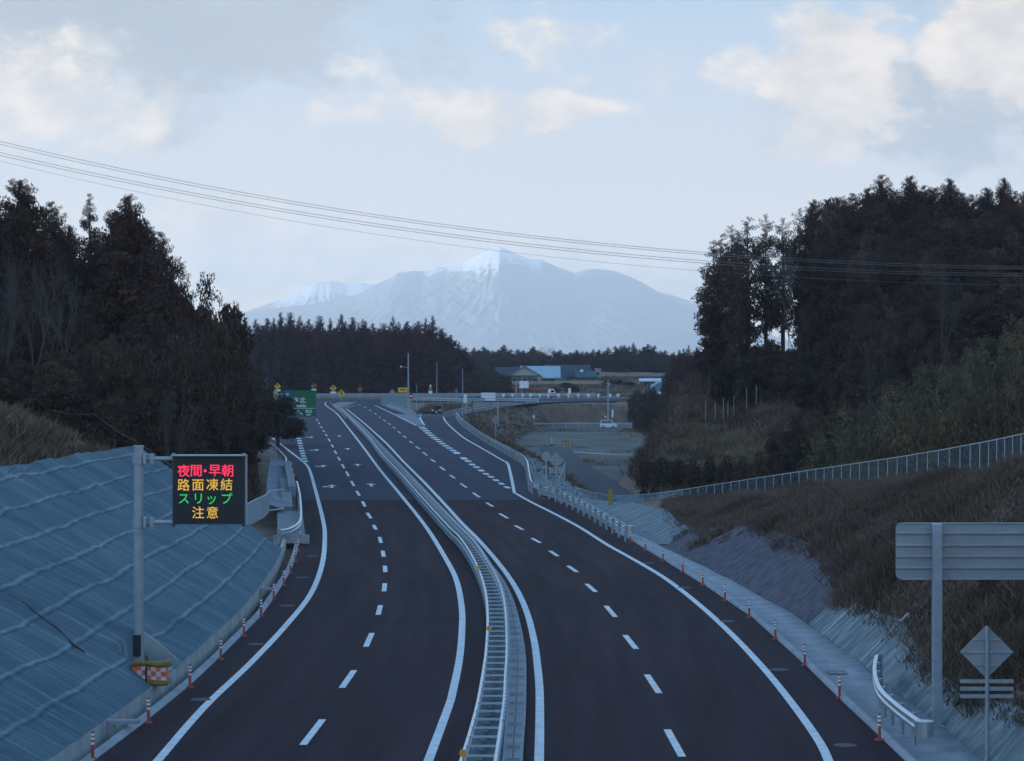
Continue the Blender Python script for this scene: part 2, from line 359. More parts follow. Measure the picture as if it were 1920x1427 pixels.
def vnoise(x, y, s, seed=0):                       # cheap value noise
    x = np.asarray(x) / s + seed * 17.3; y = np.asarray(y) / s + seed * 7.7; xi, yi = np.floor(x), np.floor(y); fx, fy = x - xi, y - yi
    h = lambda a, b: (np.abs(np.sin(a * 127.1 + b * 311.7) * 43758.5453)) % 1.0
    fx, fy = fx * fx * (3 - 2 * fx), fy * fy * (3 - 2 * fy)
    return (h(xi, yi) * (1 - fx) + h(xi + 1, yi) * fx) * (1 - fy) + (h(xi, yi + 1) * (1 - fx) + h(xi + 1, yi + 1) * fx) * fy
def fbm(x, y, s, seed=0, o=4): return sum((vnoise(x, y, s / 2 ** k, seed + k) - .5) / 2 ** k for k in range(o))
def height(X, Y):
    X, Y = np.asarray(X, float), np.asarray(Y, float)
    d = xL(Y) - X
    near = np.interp(d, [0, .9, 1.4, 7.6, 15, 60, 200], [-.15, -.3, .1, 5.55, 8.4, 13, 16])
    far = np.interp(d, [0, 2.5, 8, 18, 30, 60, 200], [-.15, -.1, .9, 4.6, 8.5, 13, 16])
    t = sst(104, 122, Y); zl = near * (1 - t) + far * t
    zl = zl * (1 - sst(330, 420, Y)) + .0 * sst(330, 420, Y)
    e = X - xR(Y)
    xc, zc = np.interp(Y, CY, CX), np.interp(Y, CY, CZ); x0 = xR(Y) + 1.75
    k = np.clip((X - x0) / np.maximum(xc - x0, .5), 0, 1)
    zr = np.where(e < 1.75, -.15, -.05 + k * (zc + .05) + .55 * np.sin(k * math.pi) * (zc > .5))
    zr = np.where(X > xc, zc - .12 * np.clip(X - xc, 0, 25) * sst(0, 2, X - xc), zr)
    dep = -4.6 * sst(0, 7, X - xV(Y)) * (1 - sst(530, 545, Y))
    a = sst(146, 168, Y); zr = zr * (1 - a) + np.where(X > xV(Y), dep - .12, -.15) * a
    foot = np.interp(Y, [180, 230, 262, 330, 420], [16, 12.5, 11.5, 18, 30])
    f1 = np.interp(X - foot, [-2, 2, 9, 30, 80], [-6, -3.2, 7.2, 12, 13]); Ye = Y + 1.7 * np.clip(X - 22, 0, 60)
    f2 = np.interp(Ye, [205, 222, 240, 262, 285, 310], [-6, -3.4, .6, 5.2, 10, 12.5])
    hill = np.minimum(f1, f2) * 1.0
    hill = hill - 20 * sst(330, 430, Y)
    zr = np.maximum(zr, hill)
    z = np.where(d > 0, zl, np.where(e > 0, zr, -.15))
    plain = 2.6 * sst(560, 720, Y) + 3.0 * sst(800, 1000, Y) * np.clip(1 - (Y - 1000) / 3000, 0, 1)
    z = z * (1 - sst(540, 640, Y)) + plain - .05
    rough = fbm(X, Y, 6, 3) * np.where((d > 9) | (e > 6), .5, 0) * np.where((Y > 165) & (Y < 560) & (z < -2.5), .12, 1) + fbm(X, Y, 40, 5) * 1.2 * np.where((d > 20) | (e > 30), 1, 0) * (Y < 2500)
    ridge = 95 * np.exp(-((X + 330) / 85) ** 2) * sst(-420, -250, Y) * (1 - sst(760, 1000, Y))  # hill out of view, added to keep the low sun off the road
    return z + rough + ridge
def ground_at(x, y): return float(height(np.array([x]), np.array([y]))[0])
def build_ground():
    ys = np.concatenate([np.linspace(-400, 14, 24), np.geomspace(15, 19400, 720)]); s = np.linspace(-1, 1, 300)
    S, Yg = np.meshgrid(s, ys); X = np.clip((np.maximum(Yg, 15) + 80) * (.33 * S + 6.0 * S ** 7), -8700, 8700)
    Z = height(X, Yg); V = np.stack([X, Yg, Z], -1).reshape(-1, 3); a, b = S.shape
    i = (np.arange(a - 1)[:, None] * b + np.arange(b - 1)[None]).ravel(); Fc = np.stack([i, i + 1, i + b + 1, i + b], 1)
    tag(link('ground', np_mesh('ground', V, Fc, M['soil'], True)), kind='structure')
build_ground()

def strip(name, xa, xb, ys, z, m, kind='structure', nx=6):
    V, Fc = [], []
    for y in ys:
        a, b = xa(y), xb(y)
        for k in range(nx + 1): V.append((a + (b - a) * k / nx, y, z(y) if callable(z) else z))
    for i in range(len(ys) - 1):
        for k in range(nx): q = i * (nx + 1) + k; Fc.append((q, q + 1, q + nx + 2, q + nx + 1))
    return tag(link(name, np_mesh(name, V, Fc, m, uv=[(p[0] - xa(p[1]), p[1]) for p in V])), kind=kind)
xRoad = lambda Y: float(np.interp(Y, np.concatenate([ry, [400, 440, 476, 517, 560]]), np.concatenate([rx, [-11.2, -21, -25.8, -30.5, -36]])))
SEAM = 163.0
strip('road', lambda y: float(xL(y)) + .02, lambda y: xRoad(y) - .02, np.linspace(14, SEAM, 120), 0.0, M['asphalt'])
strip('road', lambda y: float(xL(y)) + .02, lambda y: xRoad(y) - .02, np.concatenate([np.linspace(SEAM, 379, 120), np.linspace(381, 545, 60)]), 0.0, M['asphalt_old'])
def band(name, path, hw, z, m, step=None):         # a flat road of half width hw along a path
    mb = MB(); P = smooth_path(path, 10); L_, R_ = [], []
    for i, p in enumerate(P):
        t = P[min(i + 1, len(P) - 1)] - P[max(i - 1, 0)]; t.z = 0; t.normalize(); n = Vector((t.y, -t.x, 0))
        L_.append(p - n * hw); R_.append(p + n * hw)
    for i in range(len(P) - 1): mb.face([L_[i] + Vector((0, 0, z)), R_[i] + Vector((0, 0, z)), R_[i + 1] + Vector((0, 0, z)), L_[i + 1] + Vector((0, 0, z))])
    return tag(mb.build(name, m), kind='structure')
band('crossing_road', [(-150, 530, 0), (-60, 522, 0), (0, 530, 0), (60, 545, .2), (160, 556, .6)], 13, .03, M['asphalt_old'])
band('ramp_road', [(-12.5, 383, 0), (-8.5, 425, 0), (-4.5, 460, 0), (1, 490, 0), (9, 511, 0), (25, 522, 0)], 3.4, .05, M['asphalt_side'])
band('side_road', [(6.6, 372, -4.6), (7.4, 318, -4.6), (8.6, 288, -4.6), (10.4, 255, -4.5), (13, 226, -4.2), (19, 200, -3.6), (30, 182, -2.4)], 2.4, .16, M['asphalt_side'])
band('lower_road', [(-1, 473, -4.6), (12, 471, -4.6), (24, 470, -4.6), (45, 466, -4.6)], 2.7, .07, M['asphalt_side'])
band('field_path', [(9, 355, -4.6), (17, 345, -4.6), (26, 362, -4.6)], .8, .06, M['concrete'])
M['field'] = mat('field', (.085, .074, .066), .95, var=.35, scale=.16, col2=(.145, .125, .10), bump=.5, bscale=2)
strip('field', lambda y: float(xV(y)) + 5.4, lambda y: 90.0, np.linspace(245, 505, 90), lambda y: -4.55, M['field'], nx=8)
# ------------------------------------------------------------------ painted markings
def build_markings():
    mb = MB(); Z = .006
    def line(px, w=.2, z=Z, n=6):
        P = smooth_path([G(u, v) for u, v in px], n); A, B = [], []
        for i, p in enumerate(P):
            t = (P[min(i + 1, len(P) - 1)] - P[max(i - 1, 0)]).normalized(); q = Vector((t.y, -t.x, 0)) * w / 2
            A.append(p - q + Vector((0, 0, z))); B.append(p + q + Vector((0, 0, z)))
        for i in range(len(P) - 1): mb.face([A[i], B[i], B[i + 1], A[i + 1]])
    # edge lines
    line([(278, 1447), (298, 1424), (383, 1326), (468, 1245), (536, 1173), (583, 1113), (604, 1058), (609, 1011), (606, 977), (592, 921), (580, 880), (570, 866.5)], .24)
    line([(571, 867.5), (521, 829), (505, 818)], .24)
    line([(793, 1447), (803, 1427), (840, 1328), (849, 1297), (862, 1232), (866.5, 1174), (865.5, 1137), (857, 1092), (840, 1055), (799.5, 989), (753, 930), (711, 879), (680, 837), (652, 801), (631, 775), (614.5, 763), (610, 758), (611, 754)], .24)
    line([(1009.5, 1447), (1010.7, 1427), (1012, 1356), (1011.6, 1293), (1007.5, 1246), (1001, 1199), (987, 1146), (965, 1099), (934, 1055), (896, 1011), (866, 981), (837, 949), (795, 904), (753, 862), (722, 829), (682, 793), (655, 771), (640, 759)], .24)
    line([(1558, 1427 + 12), (1536.7, 1391.7), (1486.7, 1321), (1432.5, 1254), (1370, 1187.5), (1307.5, 1131), (1245, 1083), (1182.5, 1046), (1137, 1020.5), (1084, 987), (1031, 959), (995, 941), (964, 923.5)], .24)
    line([(964.5, 924.5), (953.5, 872), (946, 865)], .24, n=2)
    line([(946.5, 865.5), (898, 837.5), (869, 820.5), (847, 802), (834.6, 788.7), (830, 777)], .22)
    line([(703, 760), (741, 778), (780.5, 798), (797.5, 798)], .24, n=1); line([(796, 797), (790, 789), (788, 783), (789, 777)], .24)
    # lane dashes
    for a, b in (((1265 + 14, 1419), (1251, 1368)), ((1236, 1300), (1213, 1265)), ((1193, 1217), (1172, 1191)), ((1154, 1157), (1136, 1136)), ((1117, 1110), (1100, 1095)), ((1082, 1073), (1065, 1061)), ((1046, 1043), (1031, 1033)),
                 ((1013, 1018), (997, 1009)), ((981, 993.5), (966, 985.5)), ((952, 972), (937, 963)), ((924, 950), (912, 942.5)), ((899, 932.5), (887, 924)), ((875, 914.5), (863.6, 906.5)), ((853, 897), (843.6, 891)), ((834, 882), (825, 875)),
                 ((816, 866.6), (808, 861)), ((801, 854), (793, 848)), ((787, 842), (779.5, 837)), ((773.5, 831), (768, 827)), ((761.5, 821), (756, 817)), ((751.5, 812.5), (745.5, 808.5)), ((741, 803.5), (736.5, 800.5)), ((732, 796.5), (728, 793.5)),
                 ((723, 790), (718.5, 787)), ((714, 783.5), (711, 781.5)), ((706, 777.5), (702, 775)), ((696, 771), (692, 768.5)), ((686, 765), (682, 763)), ((676, 760.5), (672, 759))):
        line([a, b], .2, n=1)
    for a, b in (((568, 1397), (605, 1349)), ((641, 1290), (664, 1257)), ((686, 1213), (697.5, 1187)), ((709, 1153), (713.5, 1135)), ((720, 1109), (721.7, 1094)), ((722.4, 1073), (721.7, 1061)), ((719.5, 1044), (717.5, 1033)), ((714.5, 1018), (711.5, 1007)),
                 ((705, 993), (700.5, 984.5)), ((695.5, 972), (688.5, 961.6)), ((684.5, 950), (679.5, 940)), ((674, 929.5), (668.5, 920.5)), ((664, 911.5), (658.5, 902)), ((654, 893), (649, 884)), ((645.5, 878), (641, 870.5)), ((637.5, 863.5), (633.5, 857)),
                 ((631, 851), (627, 845)), ((624.8, 839), (621.5, 833.5)), ((619, 828), (615.5, 822.5)), ((613.4, 818), (610, 814)), ((608.5, 810), (605.5, 807)), ((604, 802.5), (601.5, 799.5)), ((600, 795.5), (597, 792)), ((595.5, 789), (593, 786))):
        line([a, b], .2, n=1)
    # broad blocks of the exit and merging tapers
    def blocks(c, wfar, wnear, frac=.5):
        for i in range(len(c)):
            p, q = Vector(G(*c[max(i - 1, 0)])), Vector(G(*c[min(i + 1, len(c) - 1)])); m_ = Vector(G(*c[i]))
            h = (q - p) * (frac / 2 / (2 if 0 < i < len(c) - 1 else 1)); w = Vector(((wfar + (wnear - wfar) * i / len(c)) / 2, 0, 0)); z = Vector((0, 0, Z))
            mb.face([m_ - h - w + z, m_ - h + w + z, m_ + h + w + z, m_ + h - w + z])
    zz = [(900, 990), (935, 1018), (975, 1052), (1010, 1088), (1055, 1125), (1100, 1162), (1150, 1195), (1195, 1230), (1245, 1265), (1300, 1302), (1360, 1340), (1420, 1380), (1480, 1420)]
    c = [(x / 8.919 + 690, y / 8.919 + 690) for x, y in zz] + [(x / 3.964 + 860, y / 3.964 + 620) for x, y in ((40, 950), (70, 970), (100, 995), (133, 1015), (168, 1040), (203, 1065), (240, 1087), (277, 1112), (317, 1138), (360, 1165))]
    blocks(c, .95, .36)
    c = [(x / 4.7575 + 480, y / 4.7575 + 690) for x, y in ((374, 570), (376, 588), (379, 608), (383, 629), (388, 650), (393, 672), (398, 694), (404, 716), (410, 739), (417, 762), (423, 785), (431, 808), (440, 831))]
    blocks(c, .55, .5, .5)
    # lane arrows (long on the road, as painted)
    def arrow(u, v, left):
        x, y, _ = G(u, v); L_ = 4.4
        head = [(-.1, 0), (.1, 0), (.1, L_ * .62), (.42, L_ * .62), (0, L_), (-.42, L_ * .62), (-.1, L_ * .62)]
        dx = -.16
        mb.face([(x + a + dx * b / 2, y - L_ / 2 + b, Z) for a, b in head])
        if left:
            t = [(-.1, L_ * .18), (-.1, L_ * .36), (-.45, L_ * .46), (-.45, L_ * .60), (-.85, L_ * .36), (-.45, L_ * .18), (-.45, L_ * .30)]
            mb.face([(x + a + dx * b / 2, y - L_ / 2 + b, Z + .003) for a, b in t])
    for u, v in ((587, 820), (597, 844), (610, 874), (627, 912)): arrow(u, v, True)
    for u, v in ((639, 818), (655, 842), (674, 872), (700, 909.5)): arrow(u, v, False)
    # lines of the ramp
    for off in (-2.9, 2.9, .1):
        P = smooth_path([(-8.5, 425, 0), (-4.5, 460, 0), (1, 490, 0), (9, 511, 0)], 8)
        for i in range(len(P) - 1):
            t = (P[i + 1] - P[i]).normalized(); n = Vector((t.y, -t.x, 0)); z = Vector((0, 0, .06))
            mb.face([P[i] + n * (off - .1) + z, P[i] + n * (off + .1) + z, P[i + 1] + n * (off + .1) + z, P[i + 1] + n * (off - .1) + z])
    tag(mb.build('road_markings', M['paint']), kind='structure')
    g = MB(); g.face([(*G(782, 798)[:2], .004), (*G(796, 797)[:2], .004), (*G(788, 778)[:2], .004), (*G(776, 776)[:2], .004), (*G(742, 776.5)[:2], .004), (*G(760, 787)[:2], .004)])
    tag(g.build('gore_paving', M['gore']), kind='structure')
build_markings()
# manhole lids and drain marks on the hard shoulders
def build_drain_marks():
    for u, v, n in ((1160 + 425, 1398, 0), (1460, 1256, 0), (1363, 1165, 0), (1283, 1102, 0), (1216, 1056, 0), (376, 1312, 0), (480, 1208, 0), (539, 1136, 0), (567, 1083, 0), (586, 1043, 0)):
        x, y, _ = G(u, v); mb = MB(); mb.prism([(math.cos(a) * .3, math.sin(a) * .30) for a in np.linspace(0, 2 * math.pi, 20)[:-1]], .004, .012)
        o = mb.build('manhole', M['lid'], loc=(x, y, 0))
        side = 'kerb strip' if u > 960 else 'cut slope'; k = {1585: 'first', 1460: 'second', 1363: 'third', 1283: 'fourth', 1216: 'fifth', 376: 'first', 480: 'second', 539: 'third', 567: 'fourth', 586: 'fifth'}[u]
        tag(o, f'{k} flat round manhole up the shoulder beside the {side}', 'manhole', 'manholes along the shoulders')
build_drain_marks()
# ------------------------------------------------------------------ the sprayed slope, its toe wall, kerbs
def build_cut_slope():
    s = np.linspace(0, 1, 260); t = np.linspace(0, 1, 64)
    ty = 18 + (117.5 - 18) * s; tx = xL(ty) - .62; tz = np.full_like(s, .3)
    cy = 18 + (102.5 - 18) * s; cx = np.interp(cy, [18, 42, 80, 102.5], [-20.5, -18.9, -17.6, -16.4]); cz = np.interp(cy, [18, 60, 102.5], [6.0, 6.0, 6.05])
    T = t[None, :]; X = tx[:, None] * (1 - T) + cx[:, None] * T; Y = ty[:, None] * (1 - T) + cy[:, None] * T; Z = tz[:, None] * (1 - T) + cz[:, None] * T
    al = np.concatenate([[0], np.cumsum(np.hypot(np.diff(ty), np.diff(tx)))])[:, None] + 0 * T; up = T * 9.2 + 0 * al
    w = up + .22 * fbm(al, up, 6, 2) * 2
    rid = np.abs((w / 1.25) % 1.0 - .5) * 2                     # blanket bulges between its wires
    Z = Z + .03 * (1 - rid ** 6) * np.minimum(1, T * 8) + .25 * fbm(al, up, 7, 9) * np.minimum(1, T * 6) + .05 * fbm(al, up, .9, 4)
    v = np.abs(((al + .8 * fbm(al, up, 4, 8)) / 4.6) % 1 - .5) * 2; Z += .05 * (1 - v ** 8)
    notch = ((X > -11.7) & (Y > 70.0) & (Y < 73.3)); Z = np.where(notch, np.minimum(Z, .32), Z)
    V = np.stack([X, Y, Z], -1).reshape(-1, 3); a, b = X.shape
    i = (np.arange(a - 1)[:, None] * b + np.arange(b - 1)[None]).ravel(); Fc = np.stack([i, i + b, i + b + 1, i + 1], 1)
    uv = np.stack([al, up], -1).reshape(-1, 2)
    o = link('cut_slope', np_mesh('cut_slope', V, Fc, M['sprayed'], True, uv)); tag(o, kind='structure')
    return V.reshape(a, b, 3)
SL = build_cut_slope()
def slope_z(x, y):
    d = (SL[:, :, 0] - x) ** 2 + (SL[:, :, 1] - y) ** 2; return float(SL.reshape(-1, 3)[d.argmin()][2])
def build_edges():
    ys = np.linspace(16, 131, 150)
    p = [(float(xL(y)), y, 0) for y in ys]
    k = MB().sweep([(x - .02, y, 0) for x, y, z in p], [(-.12, -.5), (.1, -.5), (.1, .02), (-.12, .1)]); tag(k.build('kerb', M['concrete_pale']), kind='structure')
    g = MB().sweep([(x - .36, y, 0) for x, y, z in p], [(-.25, -.5), (.25, -.5), (.25, -.32), (-.25, -.32)]); tag(g.build('gutter', M['concrete_dark']), kind='structure')
    yw = np.linspace(16, 124, 140)
    w = MB().sweep([(float(xL(y)) - .68, y, 0) for y in yw], [(-.1, -.6), (.1, -.6), (.08, .3), (-.1, .34)]).build('retaining_wall', M['concrete'])
    tag(w, 'long low concrete wall holding the toe of the sprayed slope along the gutter', 'wall')
    # pale strip and kerb on the other side
    ys = np.linspace(16, 133, 150); st = lambda y: float(np.interp(y, [20, 58, 72, 90, 110, 133], [1.7, 1.75, 1.65, 1.55, 1.15, .5]))
    V, Fc = [], []
    for i, y in enumerate(ys):
        x = float(xR(y)); w_ = st(y)
        V += [(x, y, -.3), (x, y, .10), (x + .18, y, .13), (x + .22, y, .09), (x + w_ * .6, y, .10), (x + w_ + .1 * float(fbm(y, 0.0, 3, 2)), y, .14), (x + w_ + .4, y, -.4)]
    for i in range(len(ys) - 1):
        for j in range(6): q = i * 7 + j; Fc.append((q, q + 1, q + 8, q + 7))
    tag(link('kerb_strip', np_mesh('kerb_strip', V, Fc, M['concrete_pale'])), kind='structure')
    # dark catch pit in the strip
    x, y, _ = G(1556, 1268); tag(MB().box((0, 0, .07), (.55, .8, .16)).build('catch_pit', M['concrete_dark'], loc=(x + .22, y, 0)), 'dark square catch pit sunk into the pale kerb strip', 'catch pit')
build_edges()
# concrete splash slabs and bare gravel on the other cut
def slope_patch(name, pts, m, up=.10, n=10, jag=0.0, slabs=False):
    # pts: four pixels-on-slope given as world (x,y) corners: near-low, far-low, far-high, near-high
    a, b, c, d = [np.array(p, float) for p in pts]; V, Fc = [], []
    for i in range(n + 1):
        for j in range(n + 1):
            s, t = i / n, j / n; p = (a * (1 - s) + b * s) * (1 - t) + (d * (1 - s) + c * s) * t
            if jag and t > .5: p = p + np.array([jag * (random.random() - .5), jag * (random.random() - .5)]) * t
            V.append((p[0], p[1], ground_at(p[0], p[1]) + up + (.06 * (i % 2) if slabs else 0)))
    for i in range(n):
        for j in range(n): q = i * (n + 1) + j; Fc.append((q, q + n + 1, q + n + 2, q + 1))
    return tag(link(name, np_mesh(name, V, Fc, m)), kind='structure')
M['slab'] = mat('slab', (.10, .125, .135), .9, var=.0, col2=(.25, .26, .26), scale=1.1, bump=.5, bscale=6, stretch=(.35, 2.2, 1), lo=.42, hi=.68)
EDGE = np.array([(1150, 952), (1180, 962), (1253, 978), (1274, 1004), (1303, 1012), (1328, 1010), (1387, 998), (1437, 1008), (1495, 1031), (1545, 1054), (1566, 1080), (1572, 1140), (1641, 1171), (1695, 1187), (1712, 1225), (1770, 1300), (1828, 1329), (1920, 1360), (2000, 1385), (2200, 1450)], float)
def on_ground(u, v):                               # where the ray through a traced pixel meets the land
    Y = np.arange(30, 240, .2); X = (u - U0) * Y / F; Z = H0 - (v - V0) * Y / F; k = np.argmax(Z < height(X, Y)); return float(X[k]), float(Y[k])
def cover(name, u0, u1, m, up):                    # bare face between the kerb strip and the lower edge of the grass
    pts = sorted((on_ground(u, np.interp(u, EDGE[:, 0], EDGE[:, 1]) - 16) for u in np.linspace(u0, u1, 60)), key=lambda p: p[1]); yy = np.array([p[1] for p in pts]); xx = np.array([p[0] for p in pts])
    ys = np.linspace(yy[0], yy[-1], 110); xb = np.interp(ys, yy, xx); kk = np.exp(-np.linspace(-2, 2, 9) ** 2); xb = np.convolve(np.pad(xb, 4, 'edge'), kk / kk.sum(), 'valid'); V, Fc, n = [], [], 18
    for y, x in zip(ys, xb):
        x0 = float(xR(y)) + float(np.interp(y, [20, 58, 72, 90, 110, 133], [1.7, 1.75, 1.65, 1.55, 1.15, .5])) - .1; x = max(x, x0 + .3)
        for j in range(n + 1): X = x0 + (x - x0) * j / n; V.append((X, y, ground_at(X, y) + up))
    for i in range(len(ys) - 1):
        for j in range(n): q = i * (n + 1) + j; Fc.append((q, q + 1, q + n + 2, q + n + 1))
    tag(link(name, np_mesh(name, V, Fc, m)), kind='structure')
GRASS_EDGE = EDGE.copy(); GRASS_EDGE[:2, 1] = 860; GRASS_EDGE[2] = (1246, 930)
cover('slope_slabs', 1574, 2150, M['slab'], .14); cover('gravel_slope', 1300, 1573, M['gravel'], .12); cover('slope_slabs', 1165, 1304, M['slab'], .16)
def slope_rail(y, x1, x2):
    mb = MB(); P = [(x, y + (x - x1) * .12, ground_at(x, y) + .12) for x in np.linspace(x1, x2, 8)]; mb.sweep(P, [(-.09, -.1), (.09, -.1), (.09, .06), (-.09, .06)]); return mb
tag(slope_rail(83.6, float(xR(83)) + 1.6, float(xR(83)) + 3.6).build('slope_kerb', M['concrete']), 'slim concrete kerb dividing the gravel slope from the slabs', 'slope kerb')
tag(slope_rail(76, float(xR(76)) + 1.8, float(xR(76)) + 3.4).build('slope_kerb', M['concrete']), 'pale concrete drain chute running down the slabs to the catch pit', 'slope kerb')

# ------------------------------------------------------------------ median barrier
def world_path(px, z): return [Vector(G(u, v, z)) for u, v in px]
BL = [(865, 1427), (884, 1365), (896, 1318), (906, 1262), (912, 1215), (914.5, 1155), (910.5, 1111.5), (899.5, 1074), (881, 1036), (859, 1005), (841, 988), (795, 938), (753, 891), (713, 847), (690, 817.5), (648, 775), (625, 758)]
BR = [(929, 1427), (937, 1374.6), (945, 1318), (948, 1262), (950, 1230.5), (949.6, 1174), (945, 1127), (934, 1090), (915, 1055), (887, 1014), (858, 985), (795, 920), (753, 876), (707, 828), (669, 790), (640, 764)]
WBEAM = [(-.02, -.17), (.05, -.13), (.05, -.05), (-.01, 0), (.05, .05), (.05, .13), (-.02, .17), (-.06, .17), (0, .13), (0, .05), (-.06, 0), (0, -.05), (0, -.13), (-.06, -.17)]
def build_median():
    zb = .62
    pl = [Vector(p) for p in smooth_path([(-.5 + Vector(G(*BL[0], zb)).x, 40, zb)] + [tuple(p) for p in world_path(BL, zb)], 6)]
    pr = [Vector(p) for p in smooth_path([(Vector(G(*BR[0], zb)).x - .3, 40, zb)] + [tuple(p) for p in world_path(BR, zb)], 6)]
    t = empty('median_barrier', (0, 0, 0), 0, 'long double steel guardrail ladder curving along the middle of the road', 'guardrail')
    RB = [(-.04, -.05), (.04, -.05), (.04, .05), (-.04, .05)]
    for P_ in (pl, pr):
        MB().sweep(P_, RB).build('beam', M['steel'], t); MB().sweep([p - Vector((0, 0, .26)) for p in P_], RB).build('beam', M['steel_dull'], t)
    fy = lambda P: (np.array([p.y for p in P]), np.array([p.x for p in P])); ya, xa = fy(pl); yb, xb = fy(pr)
    bed = MB(); 
    for y0, y1 in zip(np.linspace(40, 470, 200), np.linspace(40, 470, 200)[1:]):
        bed.face([(np.interp(y0, ya, xa) - .05, y0, .10), (np.interp(y0, yb, xb) + .05, y0, .10), (np.interp(y1, yb, xb) + .05, y1, .10), (np.interp(y1, ya, xa) - .05, y1, .10)])
    bed.build('bed', M['median_bed'], t)
    ys = [y for y in np.arange(50.3, 200, 1.37)]
    cross = MB()
    for i, y in enumerate(ys[:98]):
        a, b = np.interp(y, ya, xa), np.interp(y, yb, xb)
        MB().box(((a + b) / 2, y, .72), (b - a - .06, .05, .05)).build('crossbar', M['steel_white'], t)
        if i < 90:
            p = MB().box(((a + b) / 2, y + .68, .30), (.10, .10, .42)); p.box(((a + b) / 2, y + .68, .52), (.14, .10, .03)); p.build('post', M['post_dark'], t)
    for y in np.arange(184, 470, 2.8):
        a, b = np.interp(y, ya, xa), np.interp(y, yb, xb); cross.box(((a + b) / 2, y, .72), (b - a - .06, .12, .07))
    tag(cross.build('crossbar', M['steel_dull'], t), kind='stuff')
    dots = MB()
    for y in np.arange(60, 330, .68):
        dots.box((np.interp(y, yb, xb) + .05, y, .70), (.06, .16, .05))
    tag(dots.build('bracket', M['steel_white'], t), kind='stuff')
    for (u, v), txt in (((868, 1412), 'first amber reflector from the overpass on the median guardrail'), ((917, 1178), 'second amber reflector from the overpass on the median guardrail'), ((898, 1063), 'third amber reflector from the overpass on the median guardrail')):
        p = G(u, v, .95); o = MB().prism([(math.cos(a) * .085, math.sin(a) * .085) for a in np.linspace(0, 2 * math.pi, 16)[:-1]], -.03, .03, 'y'); o.box((0, .0, -.16), (.03, .03, .2))
        tag(o.build('reflector', M['amber'], None, p), txt, 'reflector', 'amber reflectors along the median')
    # block paved kerb beside the barrier
    er = [(980, 1427), (985.6, 1340), (987, 1277.5), (986, 1230.5), (979, 1183.6), (965, 1130), (946.5, 1090), (924.6, 1061), (896, 1030)]; el_ = [(941, 1427), (953, 1268), (955, 1230), (953, 1183), (946, 1128), (935, 1091), (919, 1061), (893, 1030)]
    pr2 = smooth_path([tuple(Vector(G(980, 1427, .12)) + Vector((-.12, -16, 0)))] + [G(u, v, .12) for u, v in er], 6); pl2 = smooth_path([tuple(Vector(G(941, 1427, .12)) + Vector((-.35, -16, 0)))] + [G(u, v, .12) for u, v in el_], 6)
    ya2, xa2 = fy(pl2); yb2, xb2 = fy(pr2); V, Fc, m_ = [], [], []
    k = MB(); ys = np.arange(44, 119, .62)
    for i, (y0, y1) in enumerate(zip(ys, ys[1:])):
        k.mi = 1 if i % 3 == 0 else 0
        a0, b0, a1, b1 = np.interp(y0, ya2, xa2), np.interp(y0, yb2, xb2), np.interp(y1, ya2, xa2), np.interp(y1, yb2, xb2); c0, c1 = (a0 + b0) / 2, (a1 + b1) / 2
        if k.mi:
            k.mi = 0; k.face([(a0, y0, .12), (a0 + .07, y0, .12), (a1 + .07, y1, .12), (a1, y1, .12)]); k.face([(b0 - .07, y0, .12), (b0, y0, .12), (b1, y1, .12), (b1 - .07, y1, .12)])
            k.mi = 1; k.face([(a0 + .07, y0, .118), (c0, y0, .118), (c1, y1, .118), (a1 + .07, y1, .118)]); k.face([(c0, y0, .118), (b0 - .07, y0, .118), (b1 - .07, y1, .118), (c1, y1, .118)])
        else:
            k.face([(a0, y0, .12), (c0 - .012, y0, .12), (c1 - .012, y1, .12), (a1, y1, .12)]); k.face([(c0 + .012, y0, .12), (b0, y0, .12), (b1, y1, .12), (c1 + .012, y1, .12)])
            k.mi = 2; k.face([(c0 - .012, y0, .11), (c0 + .012, y0, .11), (c1 + .012, y1, .11), (c1 - .012, y1, .11)])
        k.mi = 0; k.face([(b0, y0, .12), (b0, y0, -.05), (b1, y1, -.05), (b1, y1, .12)]); k.face([(a0, y0, -.05), (a0, y0, .12), (a1, y1, .12), (a1, y1, -.05)])
    tag(k.build('median_kerb', [M['concrete_pale'], M['concrete_dark'], M['black']]), kind='structure')
M['median_bed'] = mat('median_bed', (.085, .11, .13), .9, var=.25, scale=2.2, bump=.3, bscale=10)
build_median()

# ------------------------------------------------------------------ guardrails
def guardrail(label, path, post_step=2.6, z=.62, zfun=None, posts=True, double=False, mat_=None, pm=None, name='guardrail', flip=1, most=100):
    t = empty(name, (0, 0, 0), 0, label, 'guardrail'); P = [Vector(p) for p in path]; m = mat_ or M['steel']
    MB().sweep(P, [(a * flip, b) for a, b in WBEAM]).build('beam', m, t)
    if double: MB().sweep([p - Vector((0, 0, .42)) for p in P], [(a * flip, b) for a, b in WBEAM]).build('beam', m, t)
    for i, (p, h) in enumerate(along(P, post_step)[:most]):
        n = Vector((math.sin(h), -math.cos(h), 0)) * (-.12 * flip); b = MB().tube([(p.x + n.x, p.y + n.y, p.z - z - .35), (p.x + n.x, p.y + n.y, p.z + .2)], .065, 8)
        b.box((p.x + n.x * .5, p.y + n.y * .5, p.z), (.1, .1, .14), h); b.build('post', pm or M['steel_dull'], t)
    return t
kg = smooth_path([G(u, v, .7) for u, v in [(1177, 991)] + KG], 5)
R1 = guardrail('long steel guardrail bordering the merging lane, bent where the lane narrows', kg, 2.9)
MB().prism([(math.cos(a) * .22, math.sin(a) * .22) for a in np.linspace(0, 2 * math.pi, 14)[:-1]], -.17, .17).build('end_cap', M['steel'], R1, Vector(G(1177, 991, .7)) + Vector((.12, -.1, 0)))
